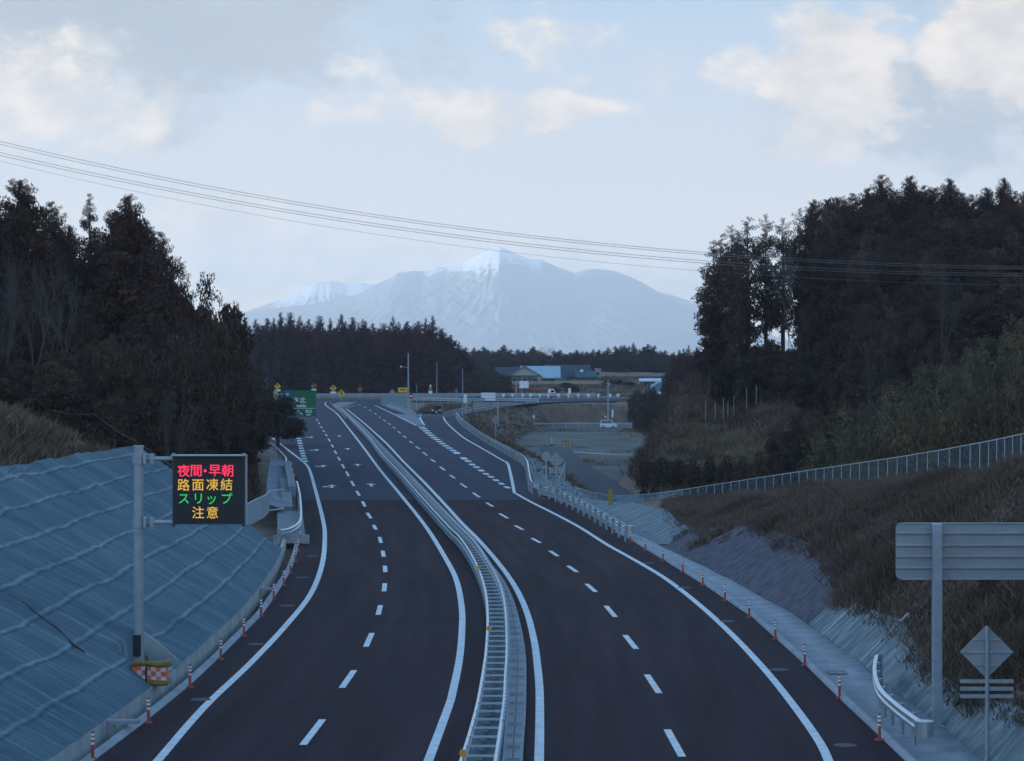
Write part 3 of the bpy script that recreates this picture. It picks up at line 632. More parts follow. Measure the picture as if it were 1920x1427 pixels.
pn = smooth_path([G(1643, 1237.5, .85), G(1639.5, 1266.7, .75), G(1649, 1300, .72), G(1678, 1329, .72), G(1716, 1358, .72), G(1728, 1364, .72)], 6)
R2 = guardrail('short curved steel guardrail shielding the blank sign mast on the kerb strip', pn, 1.55)
MB().prism([(math.cos(a) * .24, math.sin(a) * .24) for a in np.linspace(0, 2 * math.pi, 14)[:-1]], -.19, .19).build('end_cap', M['steel'], R2, Vector(G(1733, 1366, .72)))
p1 = smooth_path([G(526, 999, .8), G(545, 995, .8), G(561, 984, .8), G(565, 968, .8), G(564, 948, .8), G(562, 928, .8), G(557, 906, .8)], 6)
guardrail('curled steel guardrail end rounding the corner by the drain channel', p1, 2.6, .8)
p2 = smooth_path([G(530, 874, .7), G(535, 869, .7), G(537, 864, .7), G(535, 859, .7), G(525, 848, .7), G(512, 836, .7), G(500, 826, .7)], 6)
guardrail('small curled guardrail start further up by the leafy branch', p2, 3.5, .7)
gj = smooth_path([(-150, 556, .95), (-60, 551, .95), (0, 557, .95), (20, 560, .95)], 10)
guardrail('pale guardrail closing the far side of the junction', gj, 3.0, .95, double=True, mat_=M['steel_white'], pm=M['steel_white'], flip=1)
gk = smooth_path([G(722, 748, .9), G(780, 746, .9), G(870, 748, .9), G(935, 747, .9), G(1010, 748, .9)], 6)
guardrail('white double rail on the crossing road behind the dark van', gk, 3.2, .9, double=True, mat_=M['steel_white'], pm=M['steel_white'])
gl = smooth_path([(.5, 467, -3.75), (12, 467.4, -3.75), (24, 466.6, -3.75), (44, 462, -3.75)], 6)
gl = [Vector((p.x, p.y + 7.2, p.z)) for p in gl]
guardrail('low pale guardrail behind the white hatchback on the lower road', gl, 2.6, .75, mat_=M['steel_white'], pm=M['steel_white'])
gg = smooth_path([G(721, 750, .9), G(745, 760, .8), G(765, 768, .7), G(774, 771, .6)], 6)
guardrail('stubby guardrail on the gore nose by the no entry sign', gg, 2.4, .8, double=True, mat_=M['steel_white'], pm=M['steel_dull'], flip=-1)
gw = MB().sweep(smooth_path([G(720, 759.5), G(742, 768), G(775, 778)], 4), [(-.5, -.2), (.5, -.2), (.4, .5), (-.4, .5)]).build('concrete_barrier', M['concrete_pale'])
tag(gw, 'pale concrete barrier under the gore guardrail beside the ramp', 'barrier')
tag(MB().box((0, 0, 1.05), (5.6, .12, 2.1)).build('windscreen_panel', M['panel_teal'], None, G(741, 762)), 'grey green screen panel standing on the gore barrier', 'screen')

# ------------------------------------------------------------------ fences
def fence(label, base, h, step, mesh=True, cat='fence', post_r=.021, zoff=0.0, m=None, name='mesh_fence'):
    t = empty(name, (0, 0, 0), 0, label, cat); P = [Vector(p) for p in base]; U = Vector((0, 0, h))
    if mesh:
        for mm, sel in (('chain_link', lambda p: p.x < 11), ('thin_mesh', lambda p: p.x >= 11)):
            k = MB()
            for a, b in zip(P, P[1:]):
                if sel(a): k.face([a + Vector((0, 0, .05)), b + Vector((0, 0, .05)), b + U, a + U])
            if k.f: k.build('mesh_panel', M[mm], t)
    MB().tube([p + U for p in P], .024, 5).build('top_rail', m or M['pole_grey'], t)
    for p, hd in along(P, step)[:100]: MB().tube([p - Vector((0, 0, .4)), p + U], post_r, 5).build('post', m or M['pole_grey'], t)
    return t
fc = [(1048, 905, 160), (1100, 920, 158), (1150, 929, 158), (1200, 927.5, 157), (1260, 921, 156), (1441, 893, 137), (1584, 872, 122), (1710, 853, 110), (1827.5, 832, 100), (1920, 813, 90), (2080, 775, 76), (2340, 712, 62), (2700, 640, 50)]
fb_ = smooth_path([tuple(Vector(Q(*p)) - Vector((0, 0, 1.1))) for p in fc], 6)
fence('long chain link fence climbing the brown slope below the wooded hill', fb_, 1.1, 1.7)
fb2 = [Vector(Q(1046, 902, 160)) - Vector((0, 0, 1)), Vector(Q(1058, 872, 176)) - Vector((0, 0, 1)), Vector(Q(1060, 868, 182)) - Vector((0, 0, 1))]
fence('short return of wire fence beside the side road corner', fb2, 1.0, 4)
lw = [(1172, 955, 152), (1195, 955.5, 152), (1218, 954.5, 152), (1242, 953, 152)]
t = empty('low_railing', (0, 0, 0), 0, 'low pipe railing at the foot of the wire fence', 'railing')
lp = [Vector(Q(*p)) - Vector((0, 0, .05)) for p in lw]
MB().tube(lp, .035, 6).build('rail', M['steel'], t); MB().tube([p - Vector((0, 0, .3)) for p in lp], .03, 6).build('rail', M['steel'], t)
for p in lp: MB().box((p.x, p.y, p.z - .35), (.16, .16, .75)).build('post', M['steel'], t)
yb = Q(1144, 957, 157.5); tag(MB().box((0, 0, 1.0), (.30, .06, 1.05)).box((0, .03, .3), (.06, .05, .8)).build('yellow_plate', M['yellow_dull'], None, (yb[0], yb[1] - .25, yb[2] - .1)), 'tall dull yellow plate hung on the wire fence', 'plate')
# fence over the cut slope, seen as a thin rail
lf = [(90, 768, 112), (130, 776, 112), (178, 778, 113), (225, 812, 112), (262, 832, 111), (305, 862, 110), (325, 876, 109)]
fence('thin wire fence dropping along the bank above the sprayed slope', [Vector(Q(*p)) - Vector((0, 0, 1.0)) for p in lf], 1.0, 4, mesh=False, m=M['bark'], post_r=.02)
# walkway corner beyond the slope end: panel fence, railings, concrete steps and channel
def build_corner():
    z0 = .0
    a = [Q(461, 946, 124), Q(481, 936, 126), Q(497, 929, 128), Q(505.5, 921, 130), Q(531, 918, 131)]
    t = empty('panel_fence', (0, 0, 0), 0, 'pale panel fence stepping along the walkway beside the message board', 'fence')
    k = MB(); low = [Q(461, 988, 124), Q(481, 977, 126), Q(493, 971, 128), Q(503, 960, 130)]
    for i in range(3):
        k.face([low[i], low[i + 1], a[i + 1], a[i]]); k.face([Vector(a[i]) + Vector((.05, .08, 0)), Vector(a[i + 1]) + Vector((.05, .08, 0)), Vector(low[i + 1]) + Vector((.05, .08, 0)), Vector(low[i]) + Vector((.05, .08, 0))])
    k.build('panel', M['panel_pale'], t)
    MB().tube(a, .04, 6).build('top_rail', M['steel_white'], t)
    for p, q in zip(a, low + [Q(531, 957, 131)]): MB().tube([q, p], .035, 6).build('post', M['steel_dull'], t)
    MB().tube([Q(505, 957, 130), Q(531, 954, 131)], .04, 6).build('lower_rail', M['steel_white'], t)
    o = MB(); o.sweep([Q(548, 1012, 126), Q(545, 985, 133), Q(543, 958, 142)], [(-.75, -.6), (.75, -.6), (.75, 0), (-.75, 0)]); tag(o.build('walkway', M['concrete_mid']), kind='structure')
    o = MB(); o.sweep([Q(538, 955, 143), Q(536, 925, 152), Q(535, 900, 165)], [(-.35, -.5), (.35, -.5), (.35, .15), (-.35, .15)]); tag(o.build('channel_wall', M['concrete_mid']), 'pale concrete channel wall running beside the shoulder rail', 'wall')
    o = MB(); o.sweep([Q(548, 922, 152), Q(543, 895, 168), Q(538, 872, 185)], [(-.25, -.3), (.25, -.3), (.25, .35), (-.25, .35)]); tag(o.build('channel_wall', M['concrete_mid']), 'upper length of concrete channel wall near the leafy branch', 'wall')
    s = MB(); s.face([Q(500, 905, 160), Q(534, 915, 158), Q(536, 868, 190), Q(508, 858, 196)]); s.face([Q(500, 945, 140), Q(533, 955, 141), Q(534, 915, 158), Q(500, 905, 160)]); tag(s.build('apron', M['apron']), kind='structure')
    o = MB().box((0, 0, .1), (1.9, .35, .6)); tag(o.build('culvert_block', M['concrete'], None, Q(546, 1017, 125)), 'concrete head block over the dark mouth of the drain channel', 'drain')
    o = MB().box((0, 0, 0), (1.3, .2, .7)); tag(o.build('mouth_shade', M['black'], None, Q(543, 1031, 124)), 'black block standing in for the shaded drain channel opening below its head block', 'drain')  # solid black box painted for the shade inside the opening
M['panel_pale'] = mat('panel_pale', (.25, .29, .32), .6, var=.08, scale=2, stretch=(6, 6, .6))
M['apron'] = mat('apron', (.17, .19, .21), .9, var=.2, scale=.6)
build_corner()
# little brackets crossing the gutter
for (u, v), s_ in (((225, 1353), 'lower'), ((497, 1104), 'upper')):
    p = G(u, v, .25); tag(MB().box((0, 0, 0), (1.0 if s_ == 'lower' else .7, .3, .1)).box((-.3, 0, -.25), (.3, .26, .4)).build('gutter_bridge', M['concrete_pale'], None, p), f'{s_} concrete slab bridging the gutter below the sprayed slope', 'slab')

# ------------------------------------------------------------------ orange rubber posts
def make_post():
    t = empty('rubber_post')
    MB().tube([(0, 0, .02), (0, 0, .70)], [.042, .038], 10).build('shaft', M['orange'], t)
    MB().tube([(0, 0, 0), (0, 0, .03), (0, 0, .06)], [.13, .12, .05], 12).build('base', M['orange_dirty'], t)
    for z in (.40, .52, .62): MB().tube([(0, 0, z - .028), (0, 0, z + .028)], .0455, 10).build('band', M['white_tape'], t)
    return t
ORD = ['first', 'second', 'third', 'fourth', 'fifth', 'sixth', 'seventh', 'eighth', 'ninth', 'tenth', 'eleventh', 'twelfth', 'thirteenth', 'fourteenth', 'fifteenth', 'sixteenth']
post0 = make_post(); used = False
def put_post(x, y, z, label, group, sc=1.0):
    global used
    o = copy_tree(post0) if used else post0; used = True; o.location = (x, y, z); o.scale = (sc, sc, sc); tag(o, label, 'rubber post', group)
for i, (u, v) in enumerate([(1649, 1388), (1574, 1309), (1509, 1248), (1454, 1199), (1405, 1158), (1359.5, 1127), (1317.6, 1098), (1280, 1073), (1243, 1052), (1210, 1033), (1181.7, 1018)]):
    x, y, _ = G(u, v); put_post(x, y, 0, f'{ORD[i]} orange banded rubber post up the pale kerb strip, counted from the overpass', 'orange posts along the pale kerb strip')
for i, (u, v) in enumerate([(164.6, 1424), (270, 1356), (348.7, 1289), (407, 1236.7), (451, 1193), (483.5, 1156), (508, 1124.5), (527, 1098.5), (540, 1075), (549.4, 1054), (555, 1035), (558, 1018)]):
    x, y, _ = G(u, v); put_post(x + .12, y, 0, f'{ORD[i]} orange banded rubber post up the gutter side kerb, counted from the overpass', 'orange posts along the gutter kerb')
for i in range(15):
    u, v = 618 + 30 * i / 14, 757 + 33 * i / 14
    x, y, _ = G(u, v); put_post(x, y, 0, f'small red post in the row by the far median end, {ORD[14 - i]} from its overpass end', 'red posts at the far end of the median')
for i, (u, v) in enumerate([(547, 880), (549, 892), (552, 903)]):
    x, y, _ = G(u, v); put_post(x, y, 0, f'{ORD[2 - i]} small red post up the shoulder beside the walkway corner', 'red posts by the walkway corner')

# ------------------------------------------------------------------ lettering
def text_mesh(s, size, mat_, extrude=.004, bold=0.0):
    cu = bpy.data.curves.new('text', 'FONT'); cu.body = s; cu.size = size; cu.align_x = 'CENTER'; cu.extrude = extrude; cu.offset = bold; cu.resolution_u = 4
    o = bpy.data.objects.new('text', cu); COL.objects.link(o); bpy.context.view_layer.update()
    me = bpy.data.meshes.new_from_object(o.evaluated_get(bpy.context.evaluated_depsgraph_get())); bpy.data.objects.remove(o); bpy.data.curves.remove(cu)
    co = np.zeros(len(me.vertices) * 3, dtype=np.float32); me.vertices.foreach_get('co', co); co = co.reshape(-1, 3)
    if len(co): c = (co.max(0) + co.min(0)) / 2; co -= c; me.vertices.foreach_set('co', np.stack([co[:, 0], -co[:, 2], co[:, 1]], 1).ravel())
    me.materials.clear(); me.materials.append(mat_); me.update(); return me

# ------------------------------------------------------------------ message board
def build_board():
    Y = 70.0; px = F / Y; x0 = (260 - U0) / px; zb = .3
    t = empty('message_board', (x0, Y, zb), 0, 'lit message board with red, amber and green lettering on a grey mast by the slope', 'message board')
    Z = lambda v: H0 - (v - V0) / px - zb; Xp = lambda u: (u - 260) / px
    MB().tube([(0, 0, -.3), (0, 0, Z(838))], [.155, .14], 20).tube([(0, 0, Z(838)), (0, 0, Z(838) + .04)], .16, 20).build('mast', M['pole_grey'], t, smooth=False)
    for v in (860, 979):
        a = MB().tube([(.1, 0, Z(v)), (Xp(324), 0, Z(v))], .065, 10); a.box((.2, 0, Z(v)), (.08, .34, .3)); a.tube([(Xp(284), 0, Z(v) - .14), (Xp(284), 0, Z(v) + .14)], .1, 10); a.build('arm', M['pole_grey'], t)
    for v in (862, 981): MB().tube([(0, 0, Z(v) - .12), (0, 0, Z(v) + .12)], .185, 16).build('clamp', M['steel_dull'], t)
    x1, x2, z1, z2 = Xp(323.5), Xp(460), Z(983), Z(855)
    cab = MB().box(((x1 + x2) / 2, .12, (z1 + z2) / 2), (x2 - x1, .36, z2 - z1)).build('cabinet', M['panel_frame'], t, bevel=.015)
    MB().box(((x1 + x2) / 2, -.068, (z1 + z2) / 2), (x2 - x1 - .09, .012, z2 - z1 - .09)).build('screen', M['panel_dark'], t)
    MB().box(((x1 + x2) / 2, .02, z2 + .02), (x2 - x1 + .06, .5, .03)).build('visor', M['steel_white'], t)
    for xx in (x1 + .04, x2 - .04): MB().box((xx, -.05, z2 + .05), (.09, .1, .07)).build('lug', M['steel_dull'], t); MB().box((xx, -.02, z1 - .03), (.09, .12, .07)).build('lug', M['panel_frame'], t)
    MB().box((x2 + .02, .1, (z1 + z2) / 2), (.03, .3, z2 - z1)).build('side_trim', M['steel_dull'], t)
    W_, H_ = x2 - x1, z2 - z1
    fx = lambda p: x1 + (p - 45) / 1375 * W_; fz = lambda p: z2 - (p - 45) / 1310 * H_
    for s, cx, cy, sz, m in (('夜', 265, 325, .385, 'led_red'), ('間', 500, 325, .385, 'led_red'), ('・', 667, 328, .385, 'led_red'), ('早', 850, 322, .385, 'led_red'), ('朝', 1090, 322, .385, 'led_red'),
                             ('路', 262, 595, .385, 'led_amber'), ('面', 533, 600, .385, 'led_amber'), ('凍', 805, 590, .385, 'led_amber'), ('結', 1070, 590, .385, 'led_amber'),
                             ('ス', 265, 865, .37, 'led_green'), ('リ', 540, 860, .37, 'led_green'), ('ッ', 790, 890, .37, 'led_green'), ('プ', 1080, 855, .37, 'led_green'),
                             ('注', 535, 1125, .385, 'led_amber'), ('意', 805, 1125, .385, 'led_amber')):
        link('lettering', text_mesh(s, sz, M[m], bold=.0015), t, (fx(cx), -.082, fz(cy)))
    MB().box((-.02, -.20, Z(1209)), (.22, .2, .62)).build('switch_box', M['black'], t, bevel=.01)
    MB().tube([(0, 0, -.02), (0, 0, .05)], .34, 16).build('base_plate', M['steel_dull'], t)
build_board()
def build_cushion():
    x, y, _ = G(289, 1285, .30); c = empty('crash_cushion', (x, y - .1, .30), 0, 'sagging orange and white chequered crash cushion with khaki rims at the mast foot', 'crash cushion')
    X0, X1 = -.62, .36; n = 14
    def pt(u, v): a = u * (X1 - X0) + X0; return (a, -.12 * math.sin(u * math.pi) + .04 * math.sin(v * 6), .02 + v * .70 + .03 * math.sin(u * 5))
    m = MB()
    for i in range(n):
        for j in range(6):
            u0, u1, v0, v1 = i / n, (i + 1) / n, .17 + j * .11, .17 + (j + 1) * .11
            m.mi = 0 if ((i // 2 + j // 2) % 2 or (i in (0, 1) and j > 1)) else 1
            m.face([pt(u0, v0), pt(u1, v0), pt(u1, v1), pt(u0, v1)])
    m.mi = 0
    for j in range(6):
        a, b = pt(1, .17 + j * .11), pt(1, .17 + (j + 1) * .11); m.face([a, (a[0], a[1] + .6, a[2]), (b[0], b[1] + .6, b[2]), b])
    m.build('cover', [M['cush_orange'], M['cush_white']], c)
    MB().tube([pt(k / 10, .12) for k in range(11)] + [(X1, .55, .1)], .085, 8).build('lower_rim', M['khaki'], c)
    MB().tube([pt(k / 10, .90) for k in range(11)] + [(X1, .55, .66)], .085, 8).build('upper_rim', M['khaki'], c)
    MB().face([(X0, 0, .66), (X1, 0, .66), (X1, .6, .66), (X0, .6, .66)]).build('lid', M['khaki'], c)
    MB().tube([(-.18, -.2, -.05), (-.2, -.16, .45), (-.19, -.1, .74)], .03, 6).build('strap', M['black'], c)
M['cush_orange'] = mat('cush_orange', (.85, .17, .08), .6, var=.12, scale=5)
M['cush_white'] = mat('cush_white', (.72, .62, .58), .6, var=.1, scale=5)
build_cushion()
w = MB(); a = Q(262, 1238, 72.5); 
w.prism([(-11.8, .3), (-10.35, .3), (-10.35, .45), (-11.1, 1.1), (-11.8, 1.6)], 73.2, 73.34, 'y')
tag(w.build('recess_wall', M['concrete']), 'angled concrete recess wall cut into the sprayed slope behind the mast', 'wall')
# dark crack on the slope modelled as a thin brown-grey tube
def build_crack():
    mb = MB(); P = []
    for u, v in ((42, 1128), (62, 1146), (85, 1163), (105, 1178), (125, 1198), (142, 1212), (160, 1224)):
        # march along the view ray to the slope surface
        best = None
        for Y in np.arange(45, 100, .25):
            p = Q(u, v, Y); dz = p[2] - slope_z(p[0], p[1])
            if best is None or abs(dz) < best[0]: best = (abs(dz), p)
        P.append(best[1])
    mb.tube([(p[0], p[1], p[2] + .0) for p in P], [.02, .045, .035, .055, .05, .04, .015], 6); tag(mb.build('crack_line', M['slope_crack']), 'dark dirty crack running down the sprayed slope', 'slope_crack')
M['slope_crack'] = mat('slope_crack', (.06, .05, .045), .9, var=.3, scale=4)
build_crack()

# ------------------------------------------------------------------ signs
def sign_post(t, h, r=.045, m='steel_dull', x=0, y=0): MB().tube([(x, y, -.4), (x, y, h)], r, 10).build('post', M[m], t)
def rounded(w, h, r, n=5):
    out = []
    for cx, cy, a0 in ((w / 2 - r, h / 2 - r, 0), (-w / 2 + r, h / 2 - r, 90), (-w / 2 + r, -h / 2 + r, 180), (w / 2 - r, -h / 2 + r, 270)):
        for k in range(n + 1): a = R(a0 + 90 * k / n); out.append((cx + r * math.cos(a), cy + r * math.sin(a)))
    return out
def build_blank_sign():
    Y = 62.6; px = F / Y; x0 = (1757 - U0) / px; t = empty('direction_sign', (x0, Y, .1), 0, 'wide blank backed road sign on a tall square grey mast beside the short guardrail', 'road sign')
    Z = lambda v: H0 - (v - V0) / px - .1; Xp = lambda u: (u - 1757) / px
    MB().box((0, 0, (Z(982) - .3) / 2), (.25, .25, Z(982) + .3)).build('mast', M['pole_grey'], t, bevel=.02)
    MB().box((0, 0, .02), (.5, .5, .04)).build('base_plate', M['steel_dull'], t)
    x1, x2 = Xp(1682), Xp(1682) + 6.4; z1, z2 = Z(1088), Z(981)
    MB().box((x2 - 1.0, 0, (Z(982) - .3) / 2), (.25, .25, Z(982) + .3)).build('mast', M['pole_grey'], t, bevel=.02)
    MB().prism([(p[0] + (x1 + x2) / 2, p[1] + (z1 + z2) / 2) for p in rounded(x2 - x1, z2 - z1, .16)], .20, .235, 'y').build('panel', M['sign_back'], t)
    for v in (1000, 1023, 1044, 1065): MB().box(((x1 + x2) / 2, .17, Z(v)), (x2 - x1 - .03, .05, .055)).build('stiffener', M['steel_dull'], t)
    MB().box(((x1 + x2) / 2, .19, z2 - .012), (x2 - x1 - .34, .05, .022)).build('edge_trim', M['steel_white'], t); MB().box(((x1 + x2) / 2, .19, z1 + .012), (x2 - x1 - .34, .05, .022)).build('edge_trim', M['steel_white'], t)
build_blank_sign()
def back_diamond(label, u, vc, vbase, Y, half, plates=(), zbase=None, plate_w=None):
    px = F / Y; x = (u - U0) / px; zb = (H0 - (vbase - V0) / px) if zbase is None else zbase
    t = empty('warning_sign', (x, Y, zb), 0, label, 'road sign'); Z = lambda v: H0 - (v - V0) / px - zb; h = half / px
    sign_post(t, Z(vc) + h * .95, .055)
    MB().prism([(0, Z(vc) - h), (h, Z(vc)), (0, Z(vc) + h), (-h, Z(vc))], .06, .085, 'y').build('plate', M['sign_back'], t)
    for f in (-.48, 0, .48):
        MB().box((0, .045, Z(vc) + h * f), (2 * h * (1 - abs(f)) - .02, .03, .05)).build('stiffener', M['steel_dull'], t)
    for v in plates: MB().box((0, .05, Z(v)), ((plate_w or 2 * half) / px, .03, .09)).build('slat', M['steel_dull'], t)
    return t
back_diamond('grey backed diamond sign above three slats close to the big blank sign', 1851, 1223, 1440, 57, 50, (1278, 1292, 1306), plate_w=100)
back_diamond('small grey backed diamond sign with slats by the merging guardrail', 1043, 863, 924, 165, 14.5, (877.5, 881.5, 885.5), plate_w=27)
def back_round():
    Y = 168; px = F / Y; x = (1024 - U0) / px; zb = H0 - (908 - V0) / px; t = empty('round_sign', (x, Y, zb), 0, 'round grey backed sign beside the diamond sign at the guardrail', 'road sign'); Z = lambda v: H0 - (v - V0) / px - zb
    sign_post(t, Z(849), .05, 'steel_white'); r = 9 / px
    MB().prism([(r * math.cos(a), Z(856) + r * math.sin(a)) for a in np.linspace(0, 2 * math.pi, 25)[:-1]], .06, .085, 'y').build('plate', M['sign_back'], t)
back_round()
back_diamond('pale backed diamond sign in the grass between the ramp and lower road', 929.5, 788, 812, 290, 8.5)
back_diamond('whitish backed diamond sign on the gore by the yellow board', 735.5, 735.5, 758, 478, 6)
def diamond(label, u, vc, vb, Y, half, m='yellow', plate=None, arrow=True, bank=False):
    px = F / Y; x = (u - U0) / px; zb = H0 - (vb - V0) / px; t = empty('warning_sign', (x, Y, zb), 0, label, 'road sign', 'yellow warning signs along the junction rail'); Z = lambda v: H0 - (v - V0) / px - zb; h = half * 1.15 / px
    sign_post(t, Z(vc) + h * .8, .06, 'steel_white')
    MB().prism([(0, Z(vc) - h), (h, Z(vc)), (0, Z(vc) + h), (-h, Z(vc))], -.09, -.06, 'y').build('plate', M['yellow' if m == 'yellow' else 'yellow_dull'], t)
    if arrow:
        a = MB(); q = h * .5; zc = Z(vc)
        a.prism([(.08 * h, zc - q), (.3 * h, zc - q), (.3 * h, zc + .1 * h), (.02 * h, zc + .45 * h), (.14 * h, zc + .6 * h), (-.42 * h, zc + .52 * h), (-.3 * h, zc + .05 * h), (-.12 * h, zc + .26 * h), (.08 * h, zc)], -.105, -.092, 'y'); a.build('symbol', M['black'], t)
    if plate: MB().box((0, -.075, Z(plate)), (2.1 * half * .92 / px, .03, 3.6 / px)).build('caption_plate', M['white'], t)
diamond('yellow curve sign with white plate peeping above the green exit sign edge', 520.5, 724.5, 748, 548, 5.6, plate=732)
diamond('yellow sign half hidden by leaves below the curve sign', 514, 739, 752, 420, 4.8, arrow=False)
diamond('dull amber curve sign with white plate over the corner of the green sign', 588.5, 723.5, 746, 550, 4.8, 'dull', plate=731)
diamond('bright yellow curve sign with white plate at the median end', 625, 728, 748, 540, 5.8, plate=736)
diamond('largest bright yellow curve sign with no plate at the median end', 639.5, 737.5, 752, 520, 6.6)
diamond('dim lone amber curve sign before the dark wood', 675, 729.5, 746, 548, 4.6, 'dull')
def small_things():
    px = lambda Y: F / Y
    Y = 500; x, _, z = Q(754, 745, Y); t = empty('guide_board', (x, Y, z), 0, 'yellow oblong board standing behind the gore screen', 'road sign'); p = px(Y)
    sign_post(t, 2.2, .05, 'steel_white'); sign_post(t, 2.2, .05, 'steel_white', x=.7); MB().box((.1, -.08, 1.55), (17.5 / p, .04, 9 / p)).build('panel', M['yellow'], t); MB().box((.1, -.105, 1.6), (10 / p, .01, 2 / p)).build('symbol', M['black'], t)
    Y = 408; x, _, z = Q(770.5, 771, Y); p = px(Y); t = empty('no_entry_sign', (x, Y, z), 0, 'red round no entry sign with white bar on the gore nose', 'road sign'); sign_post(t, 2.6, .05, 'steel_white')
    MB().prism([(5 / p * math.cos(a), 2.62 + 5 / p * math.sin(a)) for a in np.linspace(0, 2 * math.pi, 25)[:-1]], -.09, -.06, 'y').build('disc', M['red'], t); MB().box((0, -.1, 2.62), (7.4 / p, .02, 1.8 / p)).build('bar', M['white'], t)
    Y = 515; x, _, z = Q(807, 744, Y); p = px(Y); t = empty('marker_sign', (x, Y, z), 0, 'amber marker with white cap and white plate near the utility poles', 'road sign'); sign_post(t, 2.6, .05, 'steel_white')
    MB().prism([(4 / p * math.cos(a), 1.75 + 4.2 / p * math.sin(a)) for a in np.linspace(0, 2 * math.pi, 7)[:-1]], -.1, -.06, 'y').build('amber_plate', M['yellow_dull'], t); MB().box((0, -.08, 2.4), (3 / p, .05, 4 / p)).build('cap', M['white'], t); MB().prism([(-4.3 / p, 1.0), (0, .5), (4.3 / p, 1.0), (3 / p, 1.3), (-3 / p, 1.3)], -.1, -.06, 'y').build('caption_plate', M['white'], t)
    Y = 520; x, _, z = Q(855.5, 745, Y); p = px(Y); t = empty('blue_sign', (x, Y, z), 0, 'small blue sign on a white post behind the van', 'road sign'); sign_post(t, 1.9, .06, 'steel_white'); MB().prism([(p_[0], p_[1] + 1.5) for p_ in rounded(5 / p, 6 / p, .1)], -.1, -.07, 'y').build('plate', M['blue_sign'], t)
    Y = 400; x, _, z = Q(872.5, 780, Y); p = px(Y); t = empty('signal_board', (x, Y, z), 0, 'white narrow board on a post at the top of the merging guardrail', 'road sign'); sign_post(t, 3.6, .07, 'steel_white'); MB().box((0, -.07, 3.0), (6.2 / p, .08, 16 / p)).build('panel', M['white'], t); MB().box((.3, -.07, 1.9), (5 / p, .08, 7 / p)).build('caption_plate', M['sign_back'], t)
    Y = 498; x, _, z = Q(915.5, 754, Y); p = px(Y); t = empty('notice_board', (x, Y, z), 0, 'broad white backed notice board on the ramp verge', 'notice board')
    for dx in (-1.2, 1.2): sign_post(t, 1.7, .06, 'steel_white', x=dx)
    MB().box((0, -.05, 1.15), (27 / p, .07, 15 / p)).build('panel', M['white'], t)
    for dz in (.75, 1.5): MB().box((0, -.10, dz), (27 / p, .03, .07)).build('stiffener', M['sign_back'], t)
    Y = 505; x, _, z = Q(967.5, 759, Y); p = px(Y); t = empty('gantry_sign', (x, Y, z), 0, 'white backed board on a cantilever mast before the farmhouse', 'road sign'); sign_post(t, 5.2, .11, 'pole_grey')
    for dz in (4.9, 3.8): MB().tube([(0, 0, dz), (23 / p, 0, dz)], .06, 8).build('arm', M['pole_grey'], t)
    MB().box((15 / p, -.09, 4.35), (17 / p, .06, 13.5 / p)).build('panel', M['white'], t)
    Y = 470; x, _, z = Q(1001, 803, Y); t = empty('marker_sign', (x, Y, z), 0, 'slim white marker post with small plate on the lower rail', 'road sign'); sign_post(t, 2.8, .05, 'steel_white'); MB().box((0, -.07, 2.3), (.4, .04, .55)).build('plate', M['white'], t)
    Y = 486; x, _, z = Q(1148.5, 797, Y); t = empty('pillar_sign', (x, Y, z), 0, 'white upright board on a post behind the hatchback', 'road sign'); sign_post(t, 3.2, .05, 'steel_white'); MB().box((0, -.07, 2.4), (.35, .05, 1.6)).build('panel', M['white'], t)
    Y = 486; x, _, z = Q(1135, 797, Y); t = empty('speed_sign', (x, Y, z), 0, 'small round red rimmed sign above the hatchback roof', 'road sign'); sign_post(t, 1.9, .04, 'steel_white'); MB().prism([(.28 * math.cos(a), 1.75 + .28 * math.sin(a)) for a in np.linspace(0, 2 * math.pi, 19)[:-1]], -.08, -.05, 'y').build('rim_disc', M['red'], t); MB().prism([(.18 * math.cos(a), 1.75 + .18 * math.sin(a)) for a in np.linspace(0, 2 * math.pi, 19)[:-1]], -.095, -.082, 'y').build('face', M['white'], t)
    Y = 352; x, _, z = Q(1063, 838, Y); t = empty('barricade', (x, Y, z), 0, 'yellow site barricade at the end of the side road', 'barricade')
    for dx in (-.5, .5): MB().box((dx, 0, .4), (.07, .07, .9)).build('leg', M['white'], t)
    for dz in (.35, .65, .9): MB().box((0, -.06, dz), (1.5, .05, .16)).build('bar', M['yellow_dull'], t)
    Y = 352; x, _, z = Q(1034.5, 836, Y); t = empty('stake', (x, Y, z), 0, 'thin white stake by the side road corner', 'stake'); MB().box((0, 0, .55), (.09, .09, 1.3)).build('shaft', M['white'], t); MB().box((0, 0, .12), (.34, .34, .25)).build('foot', M['black'], t)
    Y = 505; x, _, z = Q(1027, 785, Y); t = empty('amber_marker', (x, Y, z + .3), 0, 'dull amber marker stuck in the brown bank above the lower road', 'marker'); MB().box((0, 0, .6), (.5, .05, 1.1)).build('panel', M['yellow_dull'], t); MB().box((0, .06, .1), (.08, .06, 1.0)).build('leg', M['white'], t)
    # white blocks on the crossing road rail
    k = 0
    for u in (944, 961, 980, 995, 1012, 1028, 1047, 1066, 1084, 1103, 1122, 1144, 1159, 1237, 1256):
        Yb = 545; x, _, z = Q(u, 757 if u < 1200 else 751, Yb); z = .3 if u < 1200 else .9; b = MB().box((0, 0, .55), (.62 if k % 3 else .75, .12, .62)).box((0, .08, .1), (.12, .1, .9)); o = b.build('rail_marker', M['white'], None, (x, Yb, z)); tag(o, f'white square marker on the crossing road rail, {ORD[k]} from the notice board', 'marker', 'white markers on the crossing road rail'); k += 1
